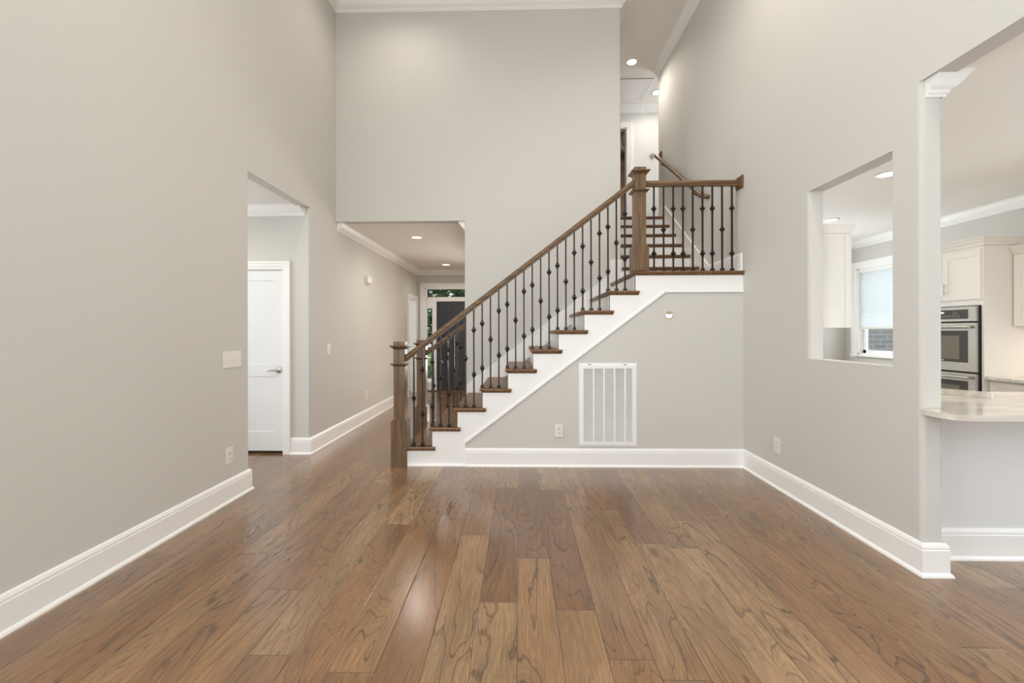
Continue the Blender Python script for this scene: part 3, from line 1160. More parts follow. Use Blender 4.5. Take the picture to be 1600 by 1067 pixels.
RA = thing('stair_railing', (0, YBAL, 0), 'long sloping stair rail with iron balusters between the two large front newel posts', 'railing')
newel(RA, -1.2075, YBAL, 0.0, 0.46, 1.012, 1.244, shoe=True)
newel(RA, 1.203, YBAL, LZ, 2.195, 2.735, 2.975)
g = G()
rail_x(g, -1.155, railz(-1.155), 1.150, railz(1.150), YBAL)
g.build('handrail', WX, RA)
i = 0
for k in range(1, 10):
    xs_ = [rx[1] + 0.058, rx[1] + 0.146] if k == 1 else [rx[k] - 0.008 + 0.0845 * j for j in range(3)]
    for x in xs_:
        baluster(RA, x, YBAL, k * RISE, railz(x) - 0.036, i % 3 == 0)
        i += 1

RB = thing('landing_railing', (1.7, YBAL, LZ), 'level landing rail with nine iron balusters, ending at the right wall', 'railing')
g = G()
rail_x(g, 1.258, 2.822, XR - 0.028, 2.822, YBAL)
g.build('handrail', WX, RB)
g = G()
g.box(XR - 0.016, XR - 0.001, YBAL - 0.062, YBAL + 0.062, 2.762, 2.886)
g.box(XR - 0.030, XR - 0.016, YBAL - 0.050, YBAL + 0.050, 2.774, 2.874)
g.build('rosette', WZ, RB, bevel=0.004)
for i, x in enumerate((1.351, 1.447, 1.543, 1.640, 1.737, 1.834, 1.931, 2.028, 2.125)):
    baluster(RB, x, YBAL, LZ, 2.79, i % 3 == 1, 0.22)

YFB = 5.345
RC = thing('stair_railing', (-1.0, YFB, 0), 'short stair rail with five balusters behind the bottom steps, on the hall side', 'railing')
newel(RC, -1.232, YFB, 0.0, 0.415, 1.01, 1.241)
g = G()
rail_x(g, -1.18, railz(-1.18) + 0.02, -0.686, railz(-0.686) - 0.01, YFB)
g.build('handrail', WX, RC)
for i, x in enumerate((-1.083, -0.995, -0.910, -0.826, -0.741)):
    baluster(RC, x, YFB, RISE if i < 2 else 2 * RISE, railz(x) - 0.036, i % 3 == 0)

# wall handrail beside the upper flight
RW = thing('wall_handrail', (XR - 0.03, 5.8, 2.9), 'round brown handrail on brackets along the right wall above the upper steps', 'handrail')
g = G()
xw = XR - 0.072
g.tube([(XR - 0.004, 4.985, 2.905), (XR - 0.04, 4.972, 2.905), (xw + 0.006, 4.985, 2.912), (xw, 5.03, 2.938), (xw, 5.3, 3.125), (xw, 6.0, 3.612), (xw, 6.64, 4.055), (xw, 6.68, 4.085)],
       [0.024, 0.026, 0.027, 0.027, 0.027, 0.027, 0.027, 0.027], 14)
g.build('rail', WX, RW)
for y, z in ((5.25, 3.085), (6.45, 3.92)):
    g = G()
    g.tube([(xw, y, z - 0.02), (xw, y, z - 0.05), (xw + 0.03, y, z - 0.075), (XR - 0.004, y, z - 0.08)], 0.007, 8)
    g.lathe([(0, 0), (0.025, 0), (0.025, -0.006), (0, -0.008)], (XR - 0.001, y, z - 0.08), 'x', 14)
    g.build('bracket', IRON, RW)
g = G()
g.box(XR - 0.020, XR - 0.001, 6.60, 6.70, 4.03, 4.13)
g.build('rosette', WZ, RW, bevel=0.004)

# ------------------------------------------------------------------ return-air grille under the stairs
GX0, GX1, GZ0, GZ1 = 0.591, 1.162, 0.204, 1.028
GR = thing('return_air_grille', ((GX0 + GX1) / 2, YS, GZ0), 'tall white louvred return air grille in the wall under the stairs', 'air vent')
g = G()
g.box(GX0, GX1, YS - 0.006, YS + 0.003, GZ0, GZ0 + 0.022)
g.box(GX0, GX1, YS - 0.006, YS + 0.003, GZ1 - 0.022, GZ1)
g.box(GX0, GX0 + 0.022, YS - 0.006, YS + 0.003, GZ0 + 0.022, GZ1 - 0.022)
g.box(GX1 - 0.022, GX1, YS - 0.006, YS + 0.003, GZ0 + 0.022, GZ1 - 0.022)
g.build('flange', TRIM, GR)
g = G()
a0, a1, c0, c1 = GX0 + 0.018, GX1 - 0.018, GZ0 + 0.018, GZ1 - 0.018
fw = 0.027
g.box(a0, a0 + fw, YS - 0.014, YS + 0.002, c0, c1)
g.box(a1 - fw, a1, YS - 0.014, YS + 0.002, c0, c1)
g.box(a0 + fw, a1 - fw, YS - 0.014, YS + 0.002, c0, c0 + fw)
g.box(a0 + fw, a1 - fw, YS - 0.014, YS + 0.002, c1 - fw - 0.006, c1)
g.build('door_frame', TRIM, GR)
i0, i1, j0, j1 = a0 + fw, a1 - fw, c0 + fw, c1 - fw - 0.006
G().box(i0, i1, YS + 0.0015, YS + 0.003, j0, j1).build('backing', mat('grille_filter', srgb(66, 58, 50), 0.9, noise=0.05, nscale=40), GR)  # dark sheet behind the louvres
g = G()
nl = 55
for k in range(nl):
    z = j0 + (k + 0.5) * (j1 - j0) / nl
    g.poly([(i0, YS - 0.010, z - 0.0035), (i1, YS - 0.010, z - 0.0035), (i1, YS, z + 0.004), (i0, YS, z + 0.004),
            (i0, YS - 0.010, z - 0.0025), (i1, YS - 0.010, z - 0.0025), (i1, YS, z + 0.005), (i0, YS, z + 0.005)],
           [(0, 1, 2, 3), (4, 7, 6, 5), (0, 4, 5, 1), (1, 5, 6, 2), (2, 6, 7, 3), (3, 7, 4, 0)])
g.build('louvres', TRIM, GR)
for k in range(4):
    x = GX0 + 0.055 + (k + 0.87) * 0.1035
    G().box(x - 0.0075, x + 0.0075, YS - 0.013, YS, j0, j1).build('divider', TRIM, GR, bevel=0.001)
for x in (GX0 + 0.105, GX1 - 0.115):
    G().box(x - 0.014, x + 0.014, YS - 0.016, YS - 0.006, GZ1 - 0.019, GZ1 - 0.009).build('latch', GREYM, GR)


# ------------------------------------------------------------------ outlets and switches
def wall_frame(side):
    """returns a function mapping (along, out, z) to world, for plates on a wall"""
    if side == 'left':
        return lambda a, o, z: (XL + o, a, z)
    if side == 'right':
        return lambda a, o, z: (XR - o, a, z)
    return lambda a, o, z: (a, YS - o, z)


def pbox(g, F, a0, a1, o0, o1, z0, z1):
    p, q = F(a0, o0, z0), F(a1, o1, z1)
    g.box(min(p[0], q[0]), max(p[0], q[0]), min(p[1], q[1]), max(p[1], q[1]), min(p[2], q[2]), max(p[2], q[2]))


def outlet(side, a, z, label, h=0.128, w=0.084):
    F = wall_frame(side)
    t = thing('wall_outlet', F(a, 0, z - h / 2), label, 'outlet', 'white duplex outlets')
    g = G()
    pbox(g, F, a - w / 2, a + w / 2, 0.0, 0.006, z - h / 2, z + h / 2)
    g.build('cover_plate', PLASTIC, t, bevel=0.003)
    for dz in (-0.021, 0.021):
        g = G()
        pbox(g, F, a - 0.017, a + 0.017, 0.005, 0.0085, z + dz - 0.0145, z + dz + 0.0145)
        r = g.build('receptacle', PLASTIC, t, bevel=0.002)
        g = G()
        pbox(g, F, a - 0.008, a - 0.0055, 0.008, 0.0090, z + dz - 0.001, z + dz + 0.008)
        pbox(g, F, a + 0.0055, a + 0.008, 0.008, 0.0090, z + dz - 0.001, z + dz + 0.008)
        pbox(g, F, a - 0.0025, a + 0.0025, 0.008, 0.0090, z + dz - 0.010, z + dz - 0.005)
        g.build('slots', SLOT, r)
    return t


outlet('left', 3.32, 0.362, 'white duplex outlet low on the left wall, below the four-toggle switch')
outlet('stair', 0.392, 0.355, 'white duplex outlet under the stairs, left of the air grille')
outlet('right', 3.69, 0.362, 'white duplex outlet low on the right wall near the stair corner')
outlet('left', 6.33, 0.395, 'small white outlet low on the hall wall beyond the bottom newel')


def switch(side, a, z, n, label, w, h=0.130):
    F = wall_frame(side)
    t = thing('light_switch', F(a, 0, z - h / 2), label, 'light switch')
    g = G()
    pbox(g, F, a - w / 2, a + w / 2, 0.0, 0.006, z - h / 2, z + h / 2)
    g.build('cover_plate', PLASTIC, t, bevel=0.003)
    for i in range(n):
        c = a + (i - (n - 1) / 2) * 0.046
        g = G()
        pbox(g, F, c - 0.006, c + 0.006, 0.005, 0.007, z - 0.013, z + 0.013)
        d = 1 if (i % 3) else -1
        pbox(g, F, c - 0.0045, c + 0.0045, 0.006, 0.015, z + d * 0.004 - 0.005, z + d * 0.004 + 0.005)
        g.build('toggle', PLASTIC, t, bevel=0.001)


switch('left', 3.358, 1.124, 4, 'wide white four-toggle switch plate on the left wall beside the opening', 0.213)
switch('left', 5.078, 1.137, 1, 'single white toggle switch on the hall wall near the corner', 0.09)
switch('left', 8.345, 1.158, 1, 'tiny white switch far down the hall wall beside the doorway', 0.09, 0.115)

t = thing('door_chime', (XL, 6.38, 2.07), 'small white box mounted high on the hall left wall', 'door chime')
G().box(XL + 0.001, XL + 0.05, 6.29, 6.47, 2.075, 2.185).build('housing', PLASTIC, t, bevel=0.014, seg=4)
G().box(XL, XL + 0.008, 6.285, 6.475, 2.07, 2.19).build('back_plate', PLASTIC, t, bevel=0.003)

t = thing('wall_thermostat', (2.454, 7.85, 4.52), 'round grey dial on the white upstairs wall above the handrail end', 'thermostat')
G().lathe([(0.0, 0.0), (0.052, 0.0), (0.052, -0.010), (0, -0.010)], (2.454, 7.849, 4.555), 'y', 28).build('mounting_ring', PLASTIC, t)
G().lathe([(0.0, -0.010), (0.043, -0.010), (0.043, -0.026), (0.038, -0.030), (0.0, -0.030)], (2.454, 7.849, 4.567), 'y', 28).build('dial', GREYM, t)

# round wall light under the stairs: lower half bright dish, upper half hood
RX, RZ = 1.481, 1.508
t = thing('step_light', (RX, YS, RZ - 0.045), 'small round wall light with half hood in the wall under the landing', 'wall light')
G().lathe([(0.034, 0.0), (0.043, 0.0), (0.043, -0.004), (0.040, -0.006), (0.034, -0.006)], (RX, YS + 0.001, RZ), 'y', 32).build('trim_ring', WALL, t)
g = G()
n = 24
ring = [(RX + 0.037 * math.cos(math.pi + math.pi * i / n), YS - 0.003, RZ + 0.004 + 0.040 * math.sin(math.pi + math.pi * i / n)) for i in range(n + 1)]
back = [(x, YS + 0.002, z) for x, y, z in ring]
g.loft([ring, back], smooth=False)
o = g.build('lamp_dish', emis('dim_lit_dish', (1.0, 0.98, 0.94, 1), 2.2), t)
o['label'] = 'bright white lower half'
g = G()
ring = [(RX + 0.037 * math.cos(math.pi * i / n), YS - 0.004, RZ + 0.012 + 0.028 * math.sin(math.pi * i / n)) for i in range(n + 1)]
back = [(x, YS + 0.002, z) for x, y, z in ring]
g.loft([ring, back], smooth=False)
g.box(RX - 0.036, RX + 0.036, YS - 0.012, YS, RZ + 0.006, RZ + 0.013)
g.build('hood', mat('beige_hood', srgb(178, 160, 134), 0.4, noise=0.02), t)

# ------------------------------------------------------------------ recessed ceiling lights
cans = [
    ('hall', -1.508, 6.21, Z1, 'lit recessed ceiling light in the hall, nearer of the pair', 60),
    ('hall', -1.517, 8.76, Z1, 'lit recessed ceiling light in the hall, the one before the front door', 40),
    ('stair', 1.735, 6.55, ZC, 'lit recessed light in the ceiling high above the upper stair steps', 110),
    ('upper', 2.39, 7.40, ZC, 'lit recessed light in the upstairs ceiling beside the attic hatch', 50),
    ('kitchen', 3.27, 3.84, Z1, 'lit recessed kitchen light seen through the pass-through window', 50),
    ('room', -1.40, 4.55, ZC, 'lit recessed light overhead washing the tall back wall', 72),
    ('room', 1.40, 3.2, ZC, 'lit recessed light overhead near the right wall', 270),
    ('room', -1.40, 1.8, ZC, 'lit recessed light overhead near the left wall', 230),
    ('room', 1.40, 0.2, ZC, 'lit recessed light overhead behind the viewpoint', 290),
    ('vestibule', -3.0, 3.9, Z1, 'lit recessed light in the side vestibule before the white door', 30),
    ('kitchen', 4.2, 2.2, Z1, 'lit recessed kitchen light above the end of the peninsula', 28),
    ('kitchen', 3.5, 0.2, Z1, 'lit recessed light over the breakfast area', 24),
    ('kitchen', 3.9, 5.4, Z1, 'lit recessed kitchen light before the kitchen window', 22),
]
proto = None
for kind, x, y, z, lab, pw in cans:
    if proto is None:
        proto = thing('recessed_light', (x, y, z), lab, 'ceiling light', 'recessed ceiling lights')
        G().lathe([(0.070, -0.001), (0.088, -0.001), (0.090, -0.005), (0.072, -0.007), (0.068, -0.002)], (x, y, z), 'z', 32).build('trim_ring', TRIM, proto)
        G().lathe([(0.0, -0.002), (0.070, -0.002), (0.069, -0.0045), (0.0, -0.006)], (x, y, z), 'z', 32).build('lens', LENS, proto)
    else:
        copy_tree(proto, (x, y, z), lab)
    lamp_spot('lamp_' + kind, (x, y, z - 0.03), pw)

# attic hatch with its pull cord
HX0, HX1, HY0, HY1 = 1.35, 2.14, 7.05, 7.60
t = thing('attic_hatch', ((HX0 + HX1) / 2, (HY0 + HY1) / 2, ZC - 0.02), 'white framed attic hatch in the upstairs ceiling with a hanging cord', 'attic hatch')
g = G()
for w0, w1, d in ((0.0, 0.07, 0.009), (0.05, 0.07, 0.013), (0.0, 0.014, 0.012)):
    for b in ((HX0 - w1, HX0 - w0, HY0 - w1, HY1 + w1), (HX1 + w0, HX1 + w1, HY0 - w1, HY1 + w1), (HX0 - w0, HX1 + w0, HY0 - w1, HY0 - w0), (HX0 - w0, HX1 + w0, HY1 + w0, HY1 + w1)):
        g.box(*b, ZC - d, ZC)
g.build('frame', TRIM, t)
G().box(HX0, HX1, HY0, HY1, ZC - 0.008, ZC - 0.001).build('hatch_panel', TRIM, t)
g = G()
g.tube([(2.155, 7.40, ZC - 0.005), (2.156, 7.40, ZC - 0.33)], 0.004, 8)
g.lathe([(0.0, 0.0), (0.011, 0.004), (0.012, 0.022), (0.004, 0.03), (0, 0.03)], (2.156, 7.40, ZC - 0.36), 'z', 12)
g.build('pull_cord', PLASTIC, t)

# ------------------------------------------------------------------ bedroom ceiling fan upstairs
t = thing('ceiling_fan', (2.20, 9.0, ZC), 'ceiling fan with pale blades in the dim bedroom beyond the upstairs doorway', 'ceiling fan')
G().lathe([(0, 0), (0.07, 0), (0.06, -0.05), (0.015, -0.06), (0.015, -0.22), (0.0, -0.22)], (2.20, 9.0, ZC - 0.002), 'z', 20).build('downrod', PLASTIC, t)
G().lathe([(0, 0), (0.09, 0), (0.15, -0.05), (0.15, -0.11), (0.10, -0.14), (0, -0.14)], (2.20, 9.0, ZC - 0.22), 'z', 24).build('motor_housing', PLASTIC, t)
G().lathe([(0, 0), (0.10, 0), (0.16, -0.04), (0.15, -0.09), (0.08, -0.12), (0, -0.125)], (2.20, 9.0, ZC - 0.40), 'z', 24).build('light_bowl', FANB, t)
for k in range(5):
    a = 2 * math.pi * k / 5 + 0.5
    g = G()
    ca, sa = math.cos(a), math.sin(a)
    P = lambda r, w, z: (2.20 + r * ca - w * sa, 9.0 + r * sa + w * ca, z)
    z = ZC - 0.375
    vs = [P(0.14, -0.05, z), P(0.6, -0.075, z), P(0.6, 0.075, z + 0.02), P(0.14, 0.05, z + 0.015)]
    g.poly(vs + [(p[0], p[1], p[2] + 0.008) for p in vs], [(0, 1, 2, 3), (4, 7, 6, 5), (0, 4, 5, 1), (1, 5, 6, 2), (2, 6, 7, 3), (3, 7, 4, 0)])
    g.build('blade', PLASTIC, t)
lamp_spot('lamp_bedroom', (2.05, 9.6, ZC - 0.06), 70, size=160)  # added to brighten the bedroom, no fixture at this spot

# ------------------------------------------------------------------ kitchen
# peninsula half wall
struct(G().box(XK - 0.001, 3.95, 2.56, 2.68, 0, 0.882).build('wall_peninsula', mat('peninsula_panel_paint', srgb(226, 226, 224), 0.5, noise=0.006)))
runs('baseboard_peninsula', BB, [((XK, 2.56, 0), (3.95, 2.56, 0), (0, -1, 0), 0, 0)])
g = G()
pl = [(XK + 0.003, 3.04), (XK + 0.003, 2.372), (2.205, 2.372), (2.205, 2.29)]
for i in range(7):
    a = math.radians(180 + 90 * i / 6)
    pl.append((2.205 + 0.10 + 0.10 * math.cos(a), 2.29 + 0.10 * math.sin(a)))
pl += [(3.98, 2.19), (3.98, 3.04)]
g.prism(pl, 'z', 0.884, 0.914)
ct = g.build('peninsula_countertop', MARBLE, bevel=0.004)
tag(ct, 'pale stone countertop with rounded corner on the kitchen peninsula', 'countertop')
t = thing('side_counter_cabinet', (2.62, 5.0, 0), 'white base cabinet behind the right wall, below the pass-through opening', 'cabinet')
G().box(XK + 0.004, 2.90, 3.06, 6.93, 0.1, 0.882).build('body', CAB, t)
G().box(XK + 0.02, 2.84, 3.10, 6.9, 0.0, 0.1).build('toe_kick', CAB, t)
ct = G().box(XK + 0.003, 2.945, 3.045, YKB - 0.003, 0.884, 0.914).build('side_countertop', MARBLE, bevel=0.004)
tag(ct, 'pale stone countertop behind the right wall, below the pass-through opening', 'countertop')
t = thing('peninsula_cabinet', (3.2, 2.86, 0), 'white base cabinet behind the peninsula panel under the pale countertop', 'cabinet')
G().box(XK + 0.004, 3.93, 2.682, 3.0, 0.1, 0.882).build('body', CAB, t)
G().box(XK + 0.02, 3.91, 2.70, 2.95, 0.0, 0.1).build('toe_kick', CAB, t)
for k in range(3):
    x0 = 2.40 + k * 0.51
    g = G()
    shaker(g, x0, x0 + 0.49, 3.02, 0.13, 0.86, 1, [(0.20, 0.79)], 0.06, 0.006, 0.018)
    d = g.build('door', CAB, t)
    G().tube([(x0 + 0.44, 3.045, 0.62), (x0 + 0.44, 3.045, 0.78)], 0.005, 8).build('handle', CHROME, d)
# pale bar with a rounded end lying on the counter
g = G()
p0, p1 = Vector((2.60, 3.02)), Vector((2.965, 2.72))
p0 = Vector((2.78, 2.985))
dv = (p1 - p0).normalized()
nv = Vector((-dv.y, dv.x))
w = 0.055
pl = [p0, p0 + nv * w]
for i in range(9):
    a = math.radians(90 - 180 * i / 8)
    c = p1 - dv * (w / 2) + nv * (w / 2)
    pl.append(c + nv * (w / 2) * math.sin(a) + dv * (w / 2) * math.cos(a))
g.prism([(p.x, p.y) for p in pl], 'z', 0.9145, 0.952)
cb = g.build('stone_bar', MARBLE, bevel=0.006, seg=3)
tag(cb, 'long pale stone bar with rounded end lying on the peninsula countertop', 'stone bar')

# oven tower on the far kitchen wall (faces -X)
TX = 4.35
TY0, TY1 = 4.065, 4.86


def shaker_x(g, y0, y1, x, z0, z1, panels, stile, depth=0.006, th=0.02):
    g.box(x + depth, x + th, y0, y1, z0, z1)
    g.box(x, x + depth, y0, y0 + stile, z0, z1)
    g.box(x, x + depth, y1 - stile, y1, z0, z1)
    zz = z0
    for p0, p1 in panels:
        g.box(x, x + depth, y0 + stile, y1 - stile, zz, p0)
        zz = p1
    g.box(x, x + depth, y0 + stile, y1 - stile, zz, z1)


CCR = [(0, 0), (0.055, 0), (0.055, -0.010), (0.045, -0.018), (0.032, -0.040), (0.016, -0.058), (0.014, -0.072), (0, -0.078)]
t = thing('oven_cabinet', ((TX + XKR) / 2, (TY0 + TY1) / 2, 0), 'tall white cabinet housing the double oven on the far kitchen wall', 'cabinet')
g = G()
g.box(TX, XKR - 0.002, TY0, TY0 + 0.02, 0, 2.139)
g.box(TX, XKR - 0.002, TY1 - 0.02, TY1, 0, 2.139)
g.box(TX, XKR - 0.002, TY0 + 0.02, TY1 - 0.02, 1.585, 2.139)
g.box(TX, XKR - 0.032, TY0 + 0.02, TY1 - 0.02, 0.0, 0.24)
g.box(XKR - 0.03, XKR - 0.002, TY0 + 0.02, TY1 - 0.02, 0, 1.58)
g.build('body', CAB, t)
g = G()
g.run(CCR, (TX, TY1, 2.222), (TX, TY0, 2.222), (-1, 0, 0), 0, 1)
g.run(CCR, (TX, TY0, 2.222), (XKR - 0.002, TY0, 2.222), (0, -1, 0), 1, 0)
g.box(TX, XKR - 0.002, TY0, TY1, 2.14, 2.222)
g.build('crown', CAB, t)
for a, b, hy in ((4.078, 4.438, 4.408), (4.442, 4.845, 4.48)):
    g = G()
    shaker_x(g, a, b, TX - 0.02, 1.645, 2.112, [(1.70, 2.055)], 0.058)
    d = g.build('door', CAB, t)
    g = G()
    g.tube([(TX - 0.047, hy, 1.70), (TX - 0.047, hy, 1.815)], 0.005, 8)
    for z in (1.72, 1.795):
        g.tube([(TX - 0.047, hy, z), (TX - 0.019, hy, z)], 0.004, 8)
    g.build('handle', CHROME, d)
g = G()
shaker_x(g, 4.078, 4.845, TX - 0.02, 0.04, 0.22, [(0.07, 0.19)], 0.058)
g.build('drawer', CAB, t)

OY0, OY1 = 4.098, 4.83
t = thing('double_oven', (TX + 0.3, (OY0 + OY1) / 2, 0.25), 'stainless steel double wall oven with dark glass, set in the tall white cabinet', 'oven')
G().box(TX - 0.004, TX + 0.55, OY0, OY1, 0.25, 1.578).build('housing', SLOT, t)
g = G()
g.box(TX - 0.038, TX - 0.004, OY0 + 0.004, OY1 - 0.004, 1.432, 1.576)
cp = g.build('control_panel', STEEL, t, bevel=0.003)
G().box(TX - 0.0395, TX - 0.037, OY0 + 0.072, OY1 - 0.072, 1.458, 1.548).build('display_glass', BLACKG, cp)
g = G()
for j, yv in enumerate((4.245, 4.265, 4.285, 4.305, 4.33, 4.35, 4.37, 4.39, 4.41, 4.43)):
    for zz in ((1.475, 1.49, 1.505, 1.52) if 0 < j < 4 else (1.475, 1.490)):
        g.box(TX - 0.0401, TX - 0.0394, yv, yv + 0.006, zz, zz + 0.0035)
g.build('key_legends', LABELW, cp)
G().box(TX - 0.0401, TX - 0.0394, 4.40, 4.45, 1.515, 1.53).build('clock_digits', DIGIT, cp)
for z0, z1 in ((0.945, 1.418), (0.27, 0.93)):
    g = G()
    g.box(TX - 0.040, TX - 0.004, OY0 + 0.004, OY1 - 0.004, z0, z1)
    d = g.build('oven_door', STEEL, t, bevel=0.004)
    ga, gb = z0 + 0.088, z1 - 0.075
    G().box(TX - 0.0415, TX - 0.039, OY0 + 0.072, OY1 - 0.072, ga, gb).build('door_glass', BLACKG, d)
    G().box(TX - 0.0425, TX - 0.041, OY0 + 0.15, OY1 - 0.15, ga + 0.028, gb - 0.05).build('oven_window', CAVITY, d)
    g = G()
    for q in range(7):
        g.box(TX - 0.0422, TX - 0.0412, 4.40 + q * 0.011, 4.408 + q * 0.011, ga + 0.010, ga + 0.018)
    g.build('maker_mark', LABELW, d)
    g = G()
    hz = z1 - 0.04
    g.tube([(TX - 0.075, OY0 + 0.03, hz), (TX - 0.075, OY1 - 0.03, hz)], 0.014, 12)
    for yv in (OY0 + 0.06, OY1 - 0.06):
        g.tube([(TX - 0.075, yv, hz), (TX - 0.038, yv, hz)], 0.009, 8)
    g.build('handle', STEEL, d)

# base run and uppers nearer the viewer on the same wall
t = thing('base_cabinet', (4.8, 3.3, 0), 'white base cabinet with slab drawers beside the oven tower', 'cabinet')
G().box(4.40, XKR - 0.002, 2.55, TY0 - 0.003, 0.1, 0.882).build('body', CAB, t)
G().box(4.46, XKR - 0.02, 2.57, TY0 - 0.01, 0.0, 0.1).build('toe_kick', CAB, t)
for a, b in ((3.30, 4.045), (2.56, 3.28)):
    for z0, z1 in ((0.70, 0.865), (0.42, 0.68), (0.13, 0.40)):
        g = G()
        shaker_x(g, a, b, 4.38, z0, z1, [(z0 + 0.045, z1 - 0.045)], 0.055)
        d = g.build('drawer', CAB, t)
        g = G()
        c = (a + b) / 2
        zz = (z0 + z1) / 2
        g.tube([(4.352, c - 0.12, zz), (4.352, c + 0.12, zz)], 0.005, 8)
        for q in (-0.09, 0.09):
            g.tube([(4.352, c + q, zz), (4.384, c + q, zz)], 0.004, 8)
        g.build('handle', CHROME, d)
ct = G().box(4.345, XKR - 0.002, 2.53, TY0 - 0.003, 0.884, 0.914).build('kitchen_countertop', MARBLE, bevel=0.004)
tag(ct, 'pale stone countertop along the far kitchen wall beside the ovens', 'countertop')
struct(G().box(XKR - 0.012, XKR - 0.001, 2.2, TY0 - 0.003, 0.914, 1.375).build('wall_backsplash', mat('white_tile_glaze', srgb(236, 232, 226), 0.2, noise=0.01, nscale=10)))
t = thing('upper_cabinet', (4.99, 3.5, 1.375), 'white upper cabinet on the far kitchen wall, right of the oven tower', 'cabinet')
UX = 4.625
G().box(UX, XKR - 0.002, 2.9, TY0 - 0.003, 1.378, 2.07).build('body', CAB, t)
g = G()
g.run(CCR, (UX, TY0 - 0.003, 2.125), (UX, 2.9, 2.125), (-1, 0, 0), 0, 1)
g.run(CCR, (UX, 2.9, 2.125), (XKR - 0.002, 2.9, 2.125), (0, -1, 0), 1, 0)
g.box(UX, XKR - 0.002, 2.9, TY0 - 0.003, 2.071, 2.125)
g.build('crown', CAB, t)
for a, b in ((3.50, 4.05), (2.92, 3.48)):
    g = G()
    shaker_x(g, a, b, UX - 0.02, 1.385, 2.045, [(1.44, 1.99)], 0.058)
    g.build('door', CAB, t)
lamp_area('under_cabinet_light', (5.0, 3.5, 1.365), (0, 0, 0), 0.05, 1.1, 9, (1.0, 0.90, 0.78))

# wall cabinet seen through the pass-through (hangs on the kitchen side of the dividing wall, faces +X)
t = thing('wall_cabinet', (2.47, 3.9, 1.368), 'white wall cabinet with crown seen through the pass-through opening', 'cabinet')
CX = 2.565
G().box(XK + 0.002, CX, 3.35, 4.5, 1.368, 2.10).build('body', CAB, t)
g = G()
for a, b in ((3.352, 3.92), (3.925, 4.495)):
    pass
CX2 = CX + 0.02
for a, b in ((3.355, 3.92), (3.925, 4.495)):
    g = G()
    g.box(CX + 0.001, CX2 - 0.006, a, b, 1.372, 2.075)
    for q0, q1, z0, z1 in ((a, a + 0.058, 1.372, 2.075), (b - 0.058, b, 1.372, 2.075), (a + 0.058, b - 0.058, 1.372, 1.43), (a + 0.058, b - 0.058, 2.015, 2.075)):
        g.box(CX2 - 0.006, CX2, q0, q1, z0, z1)
    g.build('door', CAB, t)
g = G()
CC2 = [(0, 0), (0.062, 0), (0.062, -0.010), (0.052, -0.018), (0.042, -0.034), (0.028, -0.056), (0.012, -0.070), (0.010, -0.084), (0, -0.086)]
g.run(CC2, (CX, 4.5, 2.172), (CX, 3.352, 2.172), (1, 0, 0), 0, 0)
g.box(XK + 0.002, CX, 3.346, 4.5, 2.101, 2.172)
g.build('crown', CAB, t)
g = G()
g.box(CX - 0.035, CX, 3.346, 3.350, 1.368, 2.09)
g.build('face_stile', CAB, t)

lamp_area('under_cabinet_light', (2.45, 3.9, 1.36), (0, 0, 0), 0.05, 1.0, 5, (1.0, 0.88, 0.74))
# kitchen window with its cellular shade
casing('trim_15', 'x', XKR, WY0, WY1, WZ1, z0=0.92, out=-1, w=0.10)
g = G()
x0, x1 = XKR + 0.0, XKR + 0.13
for a, b, c, d in ((WY0, WY0 + 0.02, WZ0, WZ1), (WY1 - 0.02, WY1, WZ0, WZ1), (WY0, WY1, WZ0, WZ0 + 0.02), (WY0, WY1, WZ1 - 0.02, WZ1)):
    g.box(x0, x1, a, b, c, d)
for a, b, c, d in ((WY0 + 0.02, WY0 + 0.07, WZ0, WZ1), (WY1 - 0.07, WY1 - 0.02, WZ0, WZ1), (WY0, WY1, WZ0 + 0.02, WZ0 + 0.07), (WY0, WY1, WZ1 - 0.07, WZ1 - 0.02), (WY0, WY1, 1.61, 1.66)):
    g.box(XKR + 0.07, XKR + 0.11, a, b, c, d)
g.box(XKR - 0.04, XKR + 0.02, WY0 - 0.12, WY1 + 0.10, WZ0 - 0.03, WZ0)
wo = struct(g.build('window_8', TRIM))
pn = G().box(XKR + 0.088, XKR + 0.092, WY0 + 0.06, WY1 - 0.06, WZ0 + 0.06, WZ1 - 0.06).build('pane', GLASS, wo)
t = thing('cellular_shade', (XKR + 0.04, (WY0 + WY1) / 2, 2.28), 'pale pleated shade lowered halfway over the kitchen window', 'window shade')
g = G()
nz = 46
prof = []
for k in range(nz + 1):
    z = 2.25 - (2.25 - 1.395) * k / nz
    prof.append((XKR + 0.030 + (0.004 if k % 2 else 0.0), z))
for y0_, y1_ in ((WY0 + 0.025, WY1 - 0.025),):
    vs = [(x, y0_, z) for x, z in prof] + [(x, y1_, z) for x, z in prof]
    n = len(prof)
    g.poly(vs, [(k, k + 1, n + k + 1, n + k) for k in range(n - 1)])
g.build('pleated_fabric', SHADE, t)
G().box(XKR + 0.012, XKR + 0.052, WY0 + 0.022, WY1 - 0.022, 2.24, 2.278).build('head_rail', TRIM, t, bevel=0.003)
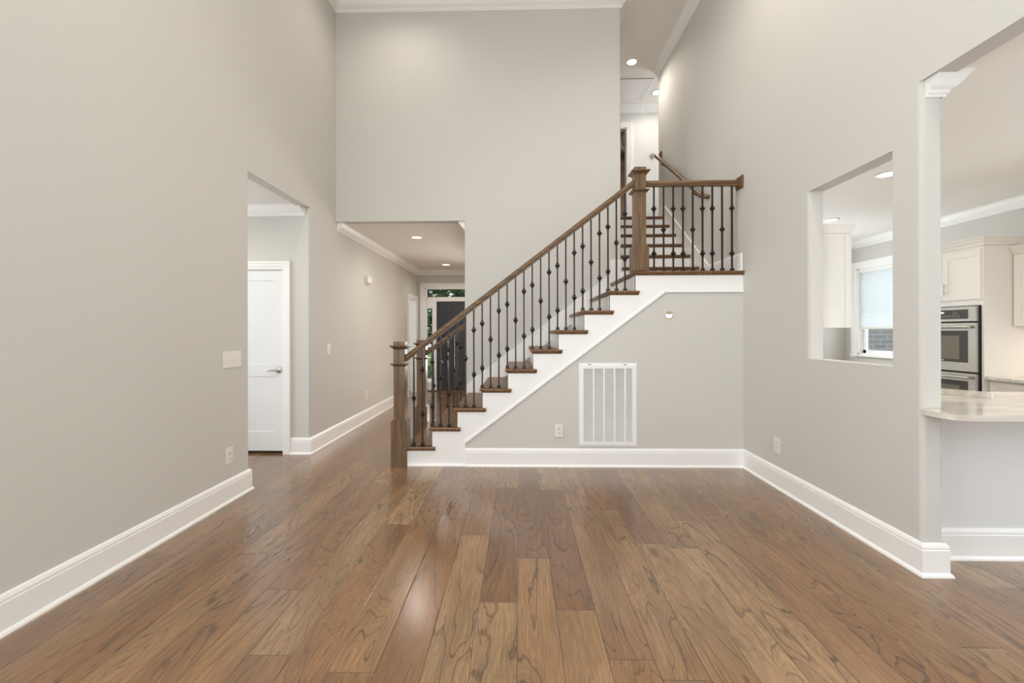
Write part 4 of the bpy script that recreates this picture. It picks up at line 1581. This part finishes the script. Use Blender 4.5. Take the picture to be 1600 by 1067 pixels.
G().box(XKR + 0.018, XKR + 0.046, WY0 + 0.024, WY1 - 0.024, 1.371, 1.397).build('bottom_rail', mat('shade_rail_cream', srgb(222, 216, 202), 0.4, noise=0.01), t, bevel=0.003)

# counter below the kitchen window / pass-through is out of sight; exterior brick return outside the window
struct(G().box(5.75, 9.5, 7.15, 7.35, -0.3, 3.2).build('wall_exterior_brick', BRICK))

# ------------------------------------------------------------------ outside the front door
struct(G().box(-14, 12, YF + 0.15, 40, -0.40, -0.36).build('ground_outside', CONC))
struct(G().box(-14, 12, 20.5, 40, -0.36, -0.34).build('lawn', LAWN))
g = G()


def leaves(g, n, c, rad, size, rng):
    for _ in range(n):
        while True:
            p = Vector((rng.uniform(-1, 1), rng.uniform(-1, 1), rng.uniform(-1, 1)))
            if 0.25 < p.length < 1:
                break
        q = Vector((c[0] + p.x * rad[0], c[1] + p.y * rad[1], c[2] + p.z * rad[2]))
        u = Vector((rng.uniform(-1, 1), rng.uniform(-1, 1), rng.uniform(-0.6, 0.6))).normalized()
        v = u.cross(Vector((rng.uniform(-1, 1), rng.uniform(-1, 1), rng.uniform(-1, 1)))).normalized()
        s = size * rng.uniform(0.6, 1.3)
        g.poly([tuple(q - u * s), tuple(q + v * s * 0.45), tuple(q + u * s), tuple(q - v * s * 0.45)], [(0, 1, 2, 3)])


t = thing('tree', (-3.0, 17.0, -0.36), 'leafy green tree outside, seen through the glazing round the front door', 'tree')
g = G()
g.tube([(-3.0, 17.0, -0.36), (-2.95, 17.0, 1.2), (-3.05, 17.05, 3.2), (-2.9, 17.0, 5.0)], [0.22, 0.17, 0.13, 0.06], 10)
g.build('trunk', BARK, t)
g = G()
leaves(g, 6500, (-3.0, 17.0, 3.3), (3.4, 1.8, 2.7), 0.16, R)
cr = g.build('crown', LEAF, t)
cr['kind'] = 'stuff'
g = G()
leaves(g, 1400, (-3.5, 15.6, -0.14), (2.2, 0.35, 0.24), 0.07, R)
hd = g.build('hedge', LEAF)
tag(hd, 'low clipped green hedge outside beyond the front walk', 'hedge')
